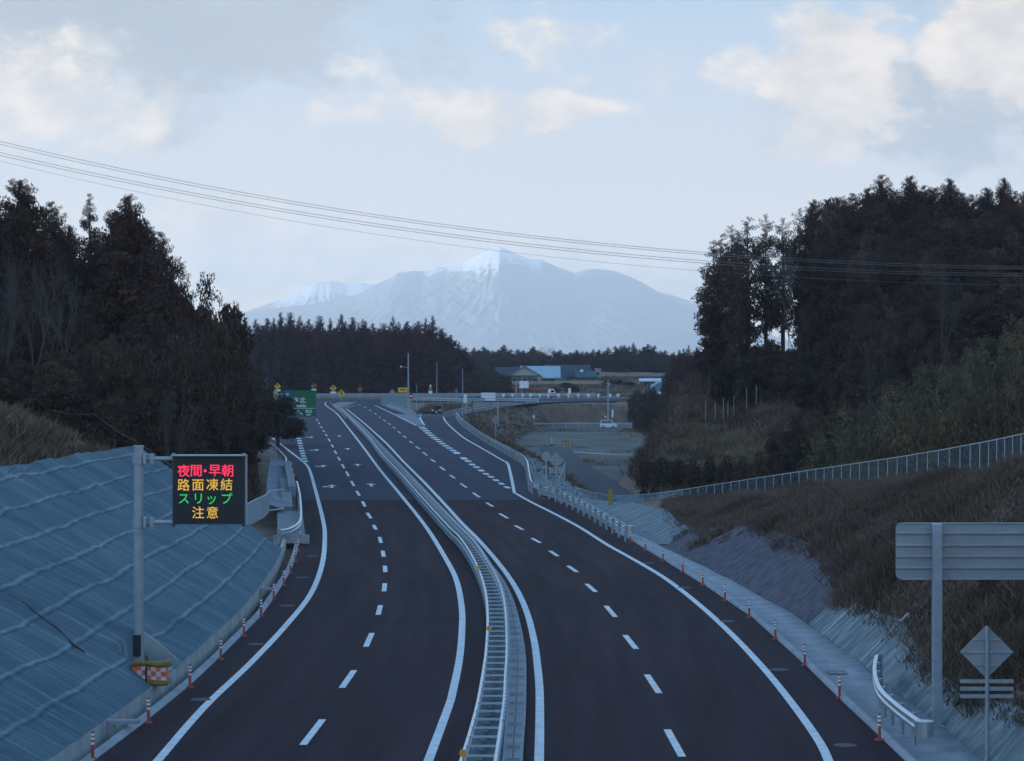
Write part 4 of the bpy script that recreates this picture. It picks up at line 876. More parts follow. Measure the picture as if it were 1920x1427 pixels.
    Yb = 540; x, _, z = Q(1068, 756, Yb); z = .3; t = empty('beacon', (x, Yb, z), 0, 'tall white block marker above the rail before the fields', 'marker'); MB().box((0, 0, 1.2), (.65, .3, 2.0)).build('panel', M['white'], t); MB().box((.15, -.17, .6), (.5, .06, .7)).build('plate', M['sign_back'], t)
small_things()
def build_exit_sign():
    Y = 300.0; px = F / Y; x0 = (563 - U0) / px; zb = ground_at(x0, Y); t = empty('exit_sign', (x0, Y, zb), 0, 'green exit sign with white lettering and arrow half behind the leafy branch', 'road sign')
    Z = lambda v: H0 - (v - V0) / px - zb; Xp = lambda u: (u - 563) / px; z1, z2, zm = Z(781), Z(732), Z(765.5)
    MB().prism([(p[0] + Xp(561.5), p[1] + (z1 + z2) / 2) for p in rounded(62 / px, z2 - z1, .16)], -.06, 0, 'y').build('panel', M['green_sign'], t)
    MB().tube([(-3.1, .2, -.4), (-3.1, .2, z2 + .1)], .13, 10).build('post', M['steel_dull'], t)
    for f in (.25, .75): MB().tube([(-3.1, .1, z1 + (z2 - z1) * f), (1.9, .1, z1 + (z2 - z1) * f)], .05, 8).build('arm', M['steel_dull'], t)
    MB().box((Xp(570), -.065, zm), (44 / px, .012, .05)).build('divider', M['white'], t)
    for s, u, v, sz in (('梅', 554, 750.5, .80), ('北', 567.5, 750.5, .80), ('Umekita', 561.5, 760.7, .52), ('出口', 579, 770.8, .44), ('EXIT', 579, 777.6, .27)): link('lettering', text_mesh(s, sz, M['white'], bold=.012), t, (Xp(u), -.075, Z(v)))
    a = MB(); ax, az = Xp(562), Z(773.5); s = .34
    a.prism([(ax + s * 1.05, az - s * .95), (ax + s * 1.2, az - s * .75), (ax - s * .25, az + s * .55), (ax + .05 * s, az + s * .9), (ax - s * 1.0, az + s * .95), (ax - s * .85, az - s * .05), (ax - s * .5, az + s * .3)], -.08, -.062, 'y'); a.build('arrow', M['white'], t)
    bx, bz = Xp(539), Z(739.5); MB().prism([(bx - .3, bz + .32), (bx - .36, bz), (bx, bz - .4), (bx + .36, bz), (bx + .3, bz + .32)], -.08, -.062, 'y').build('route_badge', M['blue_sign'], t); link('lettering', text_mesh('10', .34, M['white'], bold=.008), t, (bx, -.09, bz + .02))
build_exit_sign()

# ------------------------------------------------------------------ poles and wires
def pole(label, u, vt, vb, Y, r=.14, m='pole_grey', arm=None, cap=None, lamp=False):
    px = F / Y; x = (u - U0) / px; zb = H0 - (vb - V0) / px; h = (vb - vt) / px; t = empty('utility_pole', (x, Y, zb), 0, label, 'pole')
    MB().tube([(0, 0, -.5), (0, 0, h)], [r, r * .65], 10).build('mast', M[m], t)
    if arm:
        for dz, l in arm: MB().box((0, 0, h - dz), (l, .1, .1)).build('crossarm', M['steel_dull'], t)
    if cap: MB().tube([(.3, 0, h - 1.4), (.3, 0, h - .7)], .2, 10).build('transformer', M['pole_grey'], t)
    if lamp: MB().tube([(0, 0, h - 2.6), (-1.2, 0, h - 2.5)], .05, 6).build('arm', M['pole_grey'], t); MB().box((-1.3, 0, h - 2.45), (.3, .25, .3)).build('camera_head', M['white'], t)
    return t
pole('thick grey camera mast with side arm on the gore', 765.5, 662, 768, 425, .16, lamp=True)
pole('slim dark pole behind the amber marker sign', 819, 678, 745, 540, .10)
pole('thin dark pole at the ramp top before the marker board', 867.5, 692, 786, 380, .08)
pole('short dark lamp pole on the gore mound', 781, 722, 770, 440, .07, arm=[(.05, .3)])
pole('slim dark pole on the ramp verge beside the guardrail', 885.5, 748, 801, 330, .07, 'panel_frame')
pole('pale mast with clamp rings on the ramp verge', 933.5, 738, 800, 400, .15)
pole('slim post between ramp and lower road', 951, 750, 808, 380, .05)
pole('tall concrete power pole behind the white hatchback', 1140, 711, 796, 488, .17, arm=[(.9, 1.2)], cap=True)
pole('pale pole half hidden in leaves beside the green exit sign', 494, 700, 800, 330, .14, 'steel_white', arm=[(1.2, 1.0), (2.0, .7)], cap=True)
pole('slim grey post on the bank below the leafy branch', 516, 818, 868, 215, .05)
pole('thin pole in front of the far farmhouse', 978, 690, 735, 560, .08)
def build_wires():
    Y = 150.0
    for i, (pts, lab) in enumerate((([(0, 265), (480, 365), (960, 438), (1310, 472), (1920, 500)], 'topmost power line of the upper pair crossing the sky'), ([(0, 270.5), (480, 370), (960, 442.5), (1310, 476), (1920, 504)], 'lower strand of the upper pair of power lines'),
        ([(0, 286), (480, 383), (960, 454), (1310, 488), (1920, 513)], 'upper strand of the middle pair of power lines'), ([(0, 291.5), (480, 388), (960, 459), (1310, 492.5), (1920, 517)], 'lower strand of the middle pair of power lines'),
        ([(0, 302), (480, 402), (960, 474), (1310, 507), (1920, 535)], 'faint single wire hanging lowest below the power lines'))):
        p = np.polyfit([a[0] for a in pts], [a[1] for a in pts], 3); us = np.linspace(-900, 2500, 90)
        P = [Q(u, float(np.polyval(p, u)), Y + i * .4) for u in us]
        tag(MB().tube(P, (.014 if i < 4 else .008), 5).build('power_line', M['wire']), lab, 'wire', 'power lines across the sky')
build_wires()

# ------------------------------------------------------------------ vehicles
def build_car(name, label, paint, loc, rz, L_, W_, H_, belt, hood, cab, roof, dark=False):
    t = empty(name, loc, rz, label, 'car'); h = L_ / 2; w = W_ / 2            # nose points along -y
    b = MB().prism([(-h, .30), (-h + .04, .62), (-h + .18, hood), (cab[0], belt), (cab[1], belt), (h - .05, belt - .12), (h, .62), (h, .30), (h - .25, .2), (-h + .3, .2)], -w, w, 'x')
    y0, y1, r0, r1, a, c = cab[0], cab[1], roof[0], roof[1], w - .03, w - .16
    base = [(-a, y0), (a, y0), (a, y1), (-a, y1)]; top = [(-c, r0), (c, r0), (c, r1), (-c, r1)]
    k = [(x, y, belt - .01) for x, y in base]; q = [(x, y, H_) for x, y in top]
    b.face(q)
    for i in range(4): j = (i + 1) % 4; b.face([k[i], k[j], q[j], q[i]])
    b.build('body', paint, t, bevel=.05)
    def window(nm, A, B, C, D, off):
        A, B, C, D = map(Vector, (A, B, C, D)); m = (A + B + C + D) / 4; n = Vector(off)
        MB().face([p + (m - p) * .10 + n for p in (A, B, C, D)]).build(nm, M['glass'], t)
    window('windscreen', k[0], k[1], q[1], q[0], (0, -.02, .012)); window('rear_window', k[2], k[3], q[3], q[2], (0, .02, .012))
    for s in (-1, 1):
        A, B, C, D = ((k[1], k[2], q[2], q[1]) if s > 0 else (k[3], k[0], q[0], q[3])); window('side_window', A, B, C, D, (s * .02, 0, .01))
        MB().prism([(s * w - s * .08, .66), (s * w - s * .42, .62), (s * w - s * .44, .74), (s * w - s * .08, .82)], -h - .015, -h + .2, 'y').build('headlight', M['lamp_glass'], t)
        MB().box((s * (w - .1), h, .8), (.14, .05, .3)).build('tail_light', M['red'], t); MB().box((s * (w + .07), y0 + .25, belt + .08), (.16, .1, .13)).build('mirror', paint, t)
        for y in (-h + .72, h - .68):
            wh = MB().tube([(s * (w - .2), y, .29), (s * (w + .01), y, .29)], .29, 18).build('tyre', M['tyre'], t); MB().tube([(s * (w + .005), y, .29), (s * (w + .02), y, .29)], .18, 14).build('rim', M['rim'], wh)
    MB().box((0, -h - .01, .5), (W_ * .62, .03, .2)).build('grille', M['black'], t); MB().box((0, -h - .03, .42), (.34, .02, .17)).build('number_plate', M['white'], t)
    return t
x, y, z = G(820, 777); build_car('passenger_car', 'dark hatchback driving down the ramp toward the merging lane', M['car_black'], (x, y, z + .06), R(-3), 4.2, 1.72, 1.55, .95, .86, (-1.0, 1.9), (-.35, 1.6))
build_car('passenger_car', 'small white hatchback on the lower road below the power pole', M['car_white'], Q(1140.5, 803, 470), R(90), 3.4, 1.5, 1.62, .95, .86, (-1.12, 1.6), (-.45, 1.45))
def build_truck():
    p = Q(1012, 746, 560); t = empty('small_truck', (p[0], p[1], p[2]), 0, 'little white flatbed truck with crane arm parked behind the rail markers', 'truck')
    MB().prism([(-.9, .5), (.7, .5), (.85, 1.3), (.5, 2.1), (-.9, 2.1)], -.8, .8, 'y').build('cab', M['car_white'], t, (2.9, 0, 0), bevel=.06)
    MB().box((3.05, -.82, 1.6), (.8, .03, .55)).build('side_window', M['glass'], t); MB().box((-.2, 0, .85), (4.4, 1.7, .3)).build('bed', M['car_white'], t)
    MB().box((-.2, 0, .55), (5.2, .9, .25)).build('chassis', M['black'], t); MB().tube([(1.6, 0, 1.0), (1.6, 0, 2.0), (-2.4, 0, 2.35)], .1, 8).build('crane_arm', M['red'], t)
    for x_ in (2.7, -1.6):
        for s in (-1, 1): w = MB().tube([(x_, s * .62, .38), (x_, s * .84, .38)], .38, 16).build('tyre', M['tyre'], t); MB().tube([(x_, s * .83, .38), (x_, s * .86, .38)], .2, 12).build('rim', M['rim'], w)
build_truck()

# ------------------------------------------------------------------ farm buildings
def build_house(name, label, u, vb, Y, w, d, eave, ridge, roofm, wallm, rz=0, over=.5, gable_front=False, base=None, win=3):
    p = Q(u, vb, Y); t = empty(name, p, rz, label, 'building')
    MB().box((0, 0, eave / 2 - .5), (w, d, eave + 1)).build('wall', wallm, t)
    if gable_front:
        MB().prism([(-w / 2, eave), (w / 2, eave), (0, ridge - .1)], -d / 2, d / 2, 'y').build('gable', M['wall_pale'], t)
        for s in (-1, 1):
            a, b = w / 2 + over, d / 2 + over; k = eave - over * (ridge - eave) / (w / 2); r = MB()
            r.face([(0, -b, ridge), (0, b, ridge), (s * a, b, k), (s * a, -b, k)]); r.face([(0, -b, ridge + .14), (s * a, -b, k + .14), (s * a, b, k + .14), (0, b, ridge + .14)]); r.face([(0, -b, ridge), (s * a, -b, k), (s * a, -b, k + .14), (0, -b, ridge + .14)])
            r.build('roof', roofm[0 if s < 0 else 1], t)
    else:
        a, b = w / 2 + over, d / 2 + over; k = eave - over * (ridge - eave) / (d / 2)
        for s in (-1, 1):
            r = MB(); r.face([(-a, 0, ridge), (a, 0, ridge), (a, s * b, k), (-a, s * b, k)]); r.face([(-a, 0, ridge + .15), (-a, s * b, k + .15), (a, s * b, k + .15), (a, 0, ridge + .15)]); r.face([(-a, s * b, k), (a, s * b, k), (a, s * b, k + .15), (-a, s * b, k + .15)]); r.build('roof', roofm[0], t)
        for s in (-1, 1): MB().face([(s * w / 2, -d / 2, eave), (s * w / 2, d / 2, eave), (s * w / 2, 0, ridge - .05)]).build('gable', wallm, t)
    for i in range(win):
        x_ = -w / 2 + w * (i + .5) / win; f = MB().box((x_, -d / 2 - .02, eave * .55), (w / win * .5, .06, 1.2)).build('window', M['steel_white'], t); MB().box((x_, -d / 2 - .06, eave * .55), (w / win * .5 - .2, .03, 1.0)).build('pane', M['glass'], f)
    return t
def build_farm():
    h = build_house('farmhouse', 'pale gabled farmhouse with light blue metal roof before the far trees', 984, 722, 690, 9.0, 12, 2.9, 5.6, (M['roof_dark'], M['roof_blue']), M['wall_brown'], 0, .7, True)
    MB().box((4.2, -6.1, 1.3), (1.2, .2, 2.6)).build('wall', M['wall_tan'], h)
    build_house('farm_wing', 'dark roofed farm wing joined to the pale gable', 962, 720, 698, 9.5, 8, 2.6, 4.9, (M['roof_dark'],), M['wall_brown'], 0, .6, win=2)
    build_house('farm_wing', 'light blue metal roofed barn beside the pale gable', 1013, 722, 696, 10.5, 8.5, 2.5, 5.5, (M['roof_blue'],), M['wall_brown'], 0, .7, win=3)
    build_house('farmhouse', 'low dark hipped house behind the blue roofed barn', 1062, 719, 720, 13, 10, 2.4, 5.6, (M['roof_dark'],), M['wall_brown'], R(12), .8, win=3)
    c = build_house('cottage', 'small teal roofed cottage with a white box on its roof', 1098, 718, 715, 5.4, 6, 2.0, 3.5, (M['roof_teal'],), M['wall_brown'], 0, .6, win=3)
    MB().box((-1.2, 0, 3.7), (1.0, 1, .7)).build('water_tank', M['white'], c)
    p = Q(1121, 708, 730); t = empty('storage_tower', p, 0, 'narrow cream tower block standing over the teal cottage', 'building'); MB().box((0, 0, .2), (1.8, 1.8, 4.8)).build('wall', M['wall_tan'], t, bevel=.04); MB().box((0, 0, 2.7), (2.1, 2.1, .2)).build('roof', M['wall_pale'], t); MB().box((0, -.92, 1.2), (.6, .05, .9)).build('window', M['glass'], t)
    s = build_house('open_shed', 'long low shed with pale metal roof near the hill foot', 1232, 725, 640, 9.2, 6, 1.5, 2.1, (M['roof_blue'],), M['wall_brown'], 0, .4, win=4)
    build_house('farm_hut', 'little dark hut with pale roof edge by the blue barn', 1050, 722, 690, 3, 3, 1.4, 2.0, (M['roof_dark'],), M['wall_brown'], 0, .3, win=1)
    p = Q(1253, 734, 560); t = empty('greenhouse', p, 0, 'blue sheeted hothouse at the foot of the wooded hill', 'greenhouse'); MB().prism([(-4, -.5), (4, -.5), (4, 1.3), (2.6, 2.2), (0, 2.6), (-2.6, 2.2), (-4, 1.3)], -6, 6, 'y').build('cover', M['roof_sheet'], t)
    MB().box((0, -6.05, .5), (1.6, .06, 1.9)).build('door', M['wall_pale'], t)
    o = MB(); x, y, z = Q(1085, 716, 660); o.sweep([(x - 26, y, z - .2), (x, y - 1, z), (x + 40, y + 2, z - .3)], [(-.2, -.6), (.2, -.6), (.2, .35), (-.2, .35)]); tag(o.build('field_wall', M['wall_tan']), 'low tan field wall in front of the farmhouses', 'wall')
M['roof_sheet'] = mat('roof_sheet', (.16, .22, .30), .6, var=.15, scale=1)
build_farm()
t = MB()
for i in range(7):
    x, y, z = Q(1155 + i * 4, 822 + (i % 3), 405); t.box((x, y, z + .2), (.5, .4, .45 + .1 * (i % 2)), .3 * i)
tag(t.build('rubble', M['concrete_pale']), kind='stuff')

# ------------------------------------------------------------------ trees
def leaf_quads(C, size, n, r, rg, l=.5, w=.24, up=.3):
    C = np.repeat(C, n, 0); size = np.repeat(size, n); N = len(C); g = rg.normal(size=(N, 3)); g /= np.linalg.norm(g, axis=1, keepdims=True)
    P = C + g * (r * size * rg.uniform(.3, 1, N) ** .5)[:, None] * np.array([1, 1, .75])
    d = g + rg.normal(size=(N, 3)) * .7 + np.array([0, 0, up]); d /= np.linalg.norm(d, axis=1, keepdims=True)
    s = np.cross(d, rg.normal(size=(N, 3))); s /= np.linalg.norm(s, axis=1, keepdims=True) + 1e-9
    L = (l * size * rg.uniform(.6, 1.3, N))[:, None]; Wd = (w * size * rg.uniform(.6, 1.3, N))[:, None]
    V = np.stack([P - d * L / 2, P + s * Wd / 2, P + d * L / 2, P - s * Wd / 2], 1).reshape(-1, 3)
    return V, np.arange(4 * N).reshape(-1, 4)
def crown_mesh(name, C, size, n, r, rg, m, **kw):
    V, Fc = leaf_quads(C, size, n, r, rg, **kw); t = np.repeat(rg.uniform(0, 1, len(C)), n) * .75 + rg.uniform(0, .25, len(Fc)); return np_mesh(name, V, Fc, m, tint=t)
def cedar_clumps(h, rm, t0, nb, rg, power=1.3, tip=.05, gap=.0):
    C, S, br = [], [], []
    for i in range(nb):
        t = t0 + (1 - t0) * ((i + rg.uniform(0, 1)) / nb) ** .85; k = (t - t0) / (1 - t0)
        rr = rm * ((1 - k) ** power * .97 + tip) * (1 + .07 * math.sin(3.1 * k * 3 + nb)) * (min(1, .55 + k * 4)) * rg.uniform(.65, 1.15); a = rg.uniform(0, 2 * math.pi)
        if rg.uniform() < gap: continue
        z0 = t * h; n = 1 + int(rr / (.09 * h * .6)); tipz = z0 + rr * (.22 - .5 * (1 - k))
        br.append((z0 - .25 * rr * .3, a, rr, tipz))
        for j in range(n + 1):
            f = .35 + .65 * j / max(n, 1); C.append((math.cos(a) * rr * f, math.sin(a) * rr * f, z0 + (tipz - z0) * f ** 1.6)); S.append((.5 + .35 * (1 - k)) * min(1, .30 + 2.4 * (1 - k)) * rg.uniform(.75, 1.25))
    for q in np.linspace(.90, 1.0, 4): C.append((0, 0, h * q - .1)); S.append(.42 - 2.9 * (q - .90))
    return np.array(C), np.array(S) , br
def make_cedar(seed, h=16.0, rm=2.3, t0=.16, nb=150, leaves=20, m='cedar', power=1.3, gap=0., limbs=True, lsc=1.0):
    rg = np.random.default_rng(seed); C, S, br = cedar_clumps(h, rm, t0, nb, rg, power, gap=gap); S = S * lsc
    tr = MB().tube([(0, 0, -1), (.05, 0, h * .3), (-.04, .03, h * .65), (0, 0, h * .97)], [.02 * h, .016 * h, .009 * h, .02], 8)
    if limbs:
        for z0, a, rr, tz in br[::3]: tr.tube([(0, 0, max(z0, .5)), (math.cos(a) * rr * .9, math.sin(a) * rr * .9, tz)], [.045, .015], 4, False)
    me_t = bpy.data.meshes.new('trunk'); me_t.from_pydata(tr.v, [], tr.f); me_t.materials.append(M['bark'])
    return dict(h=h, r=rm * 1.08, trunk=me_t, crown=crown_mesh('crown', C, S, leaves, 1.0, rg, M[m], l=.85 * (1 if 'far' in m else .6), w=.40 * (1 if 'far' in m else .52), up=.25))
def make_broad(seed, h=9.0, rm=3.0, m='leaf', nl=9, clumps=26, leaves=24, open_=False, base=.25):
    rg = np.random.default_rng(seed); tr = MB(); C, S = [], []
    tr.tube([(0, 0, -1), (.1, .05, h * .3), (0, -.1, h * .6)], [.028 * h, .02 * h, .011 * h], 8)
    for i in range(nl):
        a = i * 2.4 + rg.uniform(0, .6); k = (i + .5) / nl; zc = h * (base + (.93 - base) * k); rr = rm * (math.sin(math.pi * min(.95, .18 + .72 * k)) ** .7) * rg.uniform(.55, .95) * (.62 if i < nl - 1 else .1)
        c = np.array([math.cos(a) * rr, math.sin(a) * rr, zc]); z0 = h * (.2 + .4 * k)
        tr.tube([(0, 0, z0), tuple(c * .55 + np.array([0, 0, z0 * .45 - .1])), tuple(c)], [.011 * h, .007 * h, .02], 5, False)
        n = clumps; g = rg.normal(size=(n, 3)); g /= np.linalg.norm(g, axis=1, keepdims=True); R_ = rm * rg.uniform(.36, .56)
        C.append(c + g * (R_ * rg.uniform(.55, 1.0, n))[:, None] * np.array([1, 1, .72])); S.append(rg.uniform(.55, 1.0, n) * (.7 if open_ else 1))
    me_t = bpy.data.meshes.new('trunk'); me_t.from_pydata(tr.v, [], tr.f); me_t.materials.append(M['bark'])
    return dict(h=h, r=rm, trunk=me_t, crown=crown_mesh('crown', np.concatenate(C), np.concatenate(S), int(leaves * 1.9), .8, rg, M[m], l=.44, w=.22, up=.2))
def make_bare(seed, h=9.0, spread=.45, depth=6, m='bark_pale'):
    rg = np.random.default_rng(seed); tr, cr = MB(), MB()
    def grow(p, d, l, r, k):
        q = p + d * l; mid = p + d * l * .5 + Vector(rg.normal(size=3) * l * .05); (tr if k >= depth - 1 else cr).tube([p, mid, q], [r, r * .85, r * .68], 6 if k > 2 else 3, False)
        if k == 0: return
        for i in range(3 if k > 1 else 4):
            e = (d + Vector(rg.normal(size=3)) * spread + Vector((0, 0, .15))).normalized(); grow(q if i < 2 else mid, e, l * rg.uniform(.6, .82), r * .62, k - 1)
    grow(Vector((0, 0, -.5)), Vector((0, 0, 1)), h * .32, .010 * h, depth)
    out = []
    for mb, nm in ((tr, 'trunk'), (cr, 'crown')): me = bpy.data.meshes.new(nm); me.from_pydata(mb.v, [], mb.f); me.materials.append(M[m]); out.append(me)
    zs = max(v[2] for v in cr.v)
    return dict(h=zs, r=h * .35, trunk=out[0], crown=out[1])
def make_bamboo(seed, h=8.0):
    rg = np.random.default_rng(seed); cu = MB(); C, S = [], []
    for i in range(16):
        a = rg.uniform(0, 6.28); b = rg.uniform(0, 1.5); lean = rg.uniform(.2, 1.5); hh = h * rg.uniform(.7, 1.0); p0 = Vector((math.cos(a) * b, math.sin(a) * b, -.5)); dr = Vector((math.cos(a), math.sin(a), 0))
        P = [p0, p0 + Vector((0, 0, hh * .5)) + dr * lean * .15, p0 + Vector((0, 0, hh * .85)) + dr * lean * .6, p0 + Vector((0, 0, hh * .97)) + dr * lean * 1.2]; cu.tube(P, [.05, .045, .025, .01], 5, False)
        for k in range(16): f = rg.uniform(.28, 1); q = P[1].lerp(P[3], (f - .28) / .72) if f > .5 else P[0].lerp(P[1], f * 1.6); C.append((q.x + rg.normal() * .5, q.y + rg.normal() * .5, q.z + rg.normal() * .25)); S.append(rg.uniform(.5, .85))
    me = bpy.data.meshes.new('trunk'); me.from_pydata(cu.v, [], cu.f); me.materials.append(M['bamboo'])
    return dict(h=h, r=2.6, trunk=me, crown=crown_mesh('crown', np.array(C), np.array(S), 16, .9, rg, M['bamboo'], l=.62, w=.16, up=-.3))
def join_tree(p):                                  # one mesh for a tree too far to show its parts
    a, b = p['trunk'], p['crown']; me = b.copy(); n0 = len(me.vertices)
    import bmesh
    bm = bmesh.new(); bm.from_mesh(b); k = len(bm.faces); bm.from_mesh(a); bm.faces.ensure_lookup_table()
    for f in bm.faces[k:]: f.material_index = 1
    bm.to_mesh(me); bm.free(); me.materials.clear(); me.materials.append(b.materials[0]); me.materials.append(a.materials[0]); p['one'] = me; return p
CED = [make_cedar(11, 16, 4.3, .14, 230, 46, power=.62, lsc=1.25), make_cedar(12, 16, 4.0, .12, 200, 46, power=.5, gap=.08, lsc=1.2), make_cedar(13, 15, 4.4, .16, 230, 46, power=.45, lsc=1.3), make_cedar(14, 16, 2.6, .10, 120, 44, gap=.25, power=.7)]
CTR = [make_cedar(21, 16, 2.5, .22, 84, 40, power=.36, gap=.2, lsc=1.0), make_cedar(22, 15, 2.3, .28, 78, 40, power=.3, gap=.25, lsc=1.0)]
BRD = [make_broad(31), make_broad(32, 10, 2.8), make_broad(33, 8, 3.2, nl=11), make_broad(34, 9, 2.6, open_=True, clumps=15, leaves=14)]
BSH = [make_broad(35, 4, 2.4, nl=8, clumps=16, leaves=18, base=.12), make_broad(36, 3.4, 2.0, nl=7, clumps=16, leaves=18, base=.1)]
BAR = [make_bare(41), make_bare(42, 8, .32), make_bare(43, 9, .6)]
BAM = [make_bamboo(51), make_bamboo(52, 7.5)]
FAR = [join_tree(make_cedar(61, 16, 4.6, .06, 130, 12, 'cedar_far', .72, limbs=False, lsc=1.25)), join_tree(make_cedar(62, 16, 4.6, .06, 130, 12, 'cedar_far', .5, limbs=False, lsc=1.4)), join_tree(make_cedar(63, 16, 4.4, .06, 120, 12, 'cedar_far', .85, limbs=False, lsc=1.1))]
def tree(name, p, x, y, top, half, label, group=None, cat='tree', sink=.0, far=False, zb=None):
    z = (ground_at(x, y) if zb is None else zb) - sink; sz = max(.15, (top - z) / p['h']); sx = half / p['r']
    if far: o = link(name, p['one'])
    else:
        o = empty(name); link('trunk', p['trunk'], o); link('crown', p['crown'], o)
    o.location = (x, y, z); o.scale = (sx, sx, sz); o.rotation_euler = (0, 0, random.uniform(0, 6.28)); tag(o, label, cat, group); return o
def at(u, vt, Y): return (u - U0) * Y / F, H0 - (vt - V0) * Y / F
def plant(name, p, u, vt, Y, hw, label, group=None, **kw): x, top = at(u, vt, Y); return tree(name, p, x, Y, top, hw * (1.75 if p in CED else 1.25 if p in CTR else 2.0 if p in FAR else 1) * Y / F, label, group, **kw)

# bank behind the message board
for u, v, Y, hw, p, lab in ((36, 341, 190, 50, CED[2], 'rounded dark cedar peaking above the bare grey branches on the near bank'), (-18, 352, 186, 46, CED[0], 'dark cedar cut by the picture edge on the near bank'), (96, 381, 202, 40, CED[1], 'loose topped cedar between the rounded cedar and the slim one'),
        (168, 365, 214, 27, CED[3], 'slim airy cedar with see through crown on the bank skyline'), (241, 369, 186, 62, CED[0], 'tallest broad cedar peak on the bank above the message board'), (214, 400, 196, 40, CED[2], 'cedar shoulder just before the tallest broad peak'), (300, 438, 192, 42, CED[1], 'cedar stepping down beside the tallest broad peak'),
        (338, 483, 200, 30, CTR[0], 'thin trunked cedar at the end of the cedar row with light showing through'), (272, 415, 205, 38, CED[1], 'cedar tucked behind the tallest broad peak'), (388, 497, 206, 36, BRD[3], 'open crowned evergreen standing apart after the cedar row'), (432, 556, 214, 42, BRD[3], 'low rounded evergreen with twiggy edge before the gap'),
        (130, 425, 195, 44, CED[0], 'cedar filling the dip under the slim airy cedar')):
    plant('cedar_tree' if p not in BRD else 'evergreen_tree', p, u, v, Y, hw, lab, 'skyline trees on the bank')
plant('bare_tree', BAR[1], 462, 585, 222, 38, 'bare twiggy tree fading out at the end of the bank'); plant('bare_tree', BAR[0], 398, 560, 200, 44, 'bare branches leaning under the open crowned evergreen')
plant('bare_tree', BAR[1], 312, 690, 128, 42, 'thin pale bare tree in front of the dark bank above the message board'); plant('bare_tree', BAR[0], 60, 440, 160, 95, 'wide grey bare tree in front of the rounded cedar'); plant('bare_tree', BAR[2], 130, 470, 165, 80, 'bare grey crown beside the wide bare tree on the bank'); plant('bare_tree', BAR[1], 8, 460, 158, 60, 'bare grey tree cut by the picture edge on the bank'); plant('bare_tree', BAR[0], 452, 660, 190, 55, 'leaning bare tree over the dark shrubs near the exit sign')
rr = random.Random(5)
gl_ = 'dense dark evergreen massed with others on the bank behind the message board'
n = 0
for Y, us, vt in ((205, np.arange(-30, 470, 52), 560), (188, np.arange(-40, 470, 56), 590), (172, np.arange(-20, 440, 60), 630), (158, np.arange(-40, 420, 58), 670), (146, np.arange(-20, 400, 60), 700), (136, np.arange(-30, 330, 62), 735)):
    for u in us:
        u = u + rr.uniform(-14, 14); v = vt + rr.uniform(-30, 25) - (25 if u < 200 else 0); Yj = Y + rr.uniform(-5, 5)
        x, top = at(u, v, Yj)
        if float(xL(Yj)) - x < 4.5: continue
        plant('evergreen_tree', BRD[n % 3], u, v, Yj, rr.uniform(38, 58), gl_, 'evergreens massed on the bank', sink=.6); n += 1
for u, v, Y, hw in ((470, 690, 235, 42), (440, 640, 225, 48), (488, 725, 250, 34), (455, 730, 215, 40), (420, 740, 190, 45), (478, 770, 228, 34), (390, 770, 165, 45), (440, 800, 180, 38), (350, 790, 142, 42), (405, 820, 150, 38), (462, 830, 205, 26), (360, 835, 128, 36), (420, 860, 138, 30)):
    plant('evergreen_tree', BRD[(n) % 3], u, v, Y, hw, 'dark evergreen at the low end of the bank near the walkway corner', 'evergreens at the low end of the bank', sink=.3); n += 1
plant('evergreen_tree', BRD[1], 520, 740, 262, 52, 'leafy evergreen whose brown branch hides part of the green exit sign', sink=.2)
plant('evergreen_tree', BSH[0], 548, 785, 258, 32, 'brown leafed spray reaching out below the green exit sign', sink=.0, zb=ground_at(-24.5, 258) + 1.2)
# wood beyond the junction
sky_c = [(480, 598), (500, 600), (513, 596), (527, 588), (545, 593), (562, 598), (580, 602), (600, 598), (620, 600), (640, 596), (660, 603), (680, 600), (700, 603), (720, 605), (737, 600), (760, 605), (780, 610), (798, 604), (830, 622), (846, 632), (860, 645), (872, 655)]
for i, (u, v) in enumerate(sky_c): plant('cedar_tree', FAR[i % 3], u, v - 3 + rr.uniform(-5, 7), 640 + rr.uniform(-15, 15), 15 + rr.uniform(-2, 3), 'dark cedar on the ragged skyline of the wood beyond the junction', 'skyline cedars of the wood beyond the junction', far=True)
plant('cedar_tree', FAR[2], 812, 592, 622, 17, 'pointed cedar rising highest near the end of the wood beyond the junction', far=True)
for Y, vt in ((655, 608), (622, 616), (606, 622), (590, 640)):
    for u in np.arange(440, 850 if Y > 600 else 830, 19): plant('cedar_tree', FAR[rr.randrange(3)], u + rr.uniform(-6, 6), vt + rr.uniform(-6, 12) + max(0, u - 790) * .45, Y + rr.uniform(-6, 6), 14 + rr.uniform(-2, 4), 'dark cedar massed inside the wood beyond the junction', 'cedars massed in the wood beyond the junction', far=True)
for i, (u, v) in enumerate(((470, 640), (500, 655), (458, 668), (485, 690), (440, 620))): plant('bare_tree', BAR[i % 3], u, v, 560 + 6 * i, 18, 'bare grey tree at the dark wood edge beyond the exit sign', 'bare trees at the wood edge')
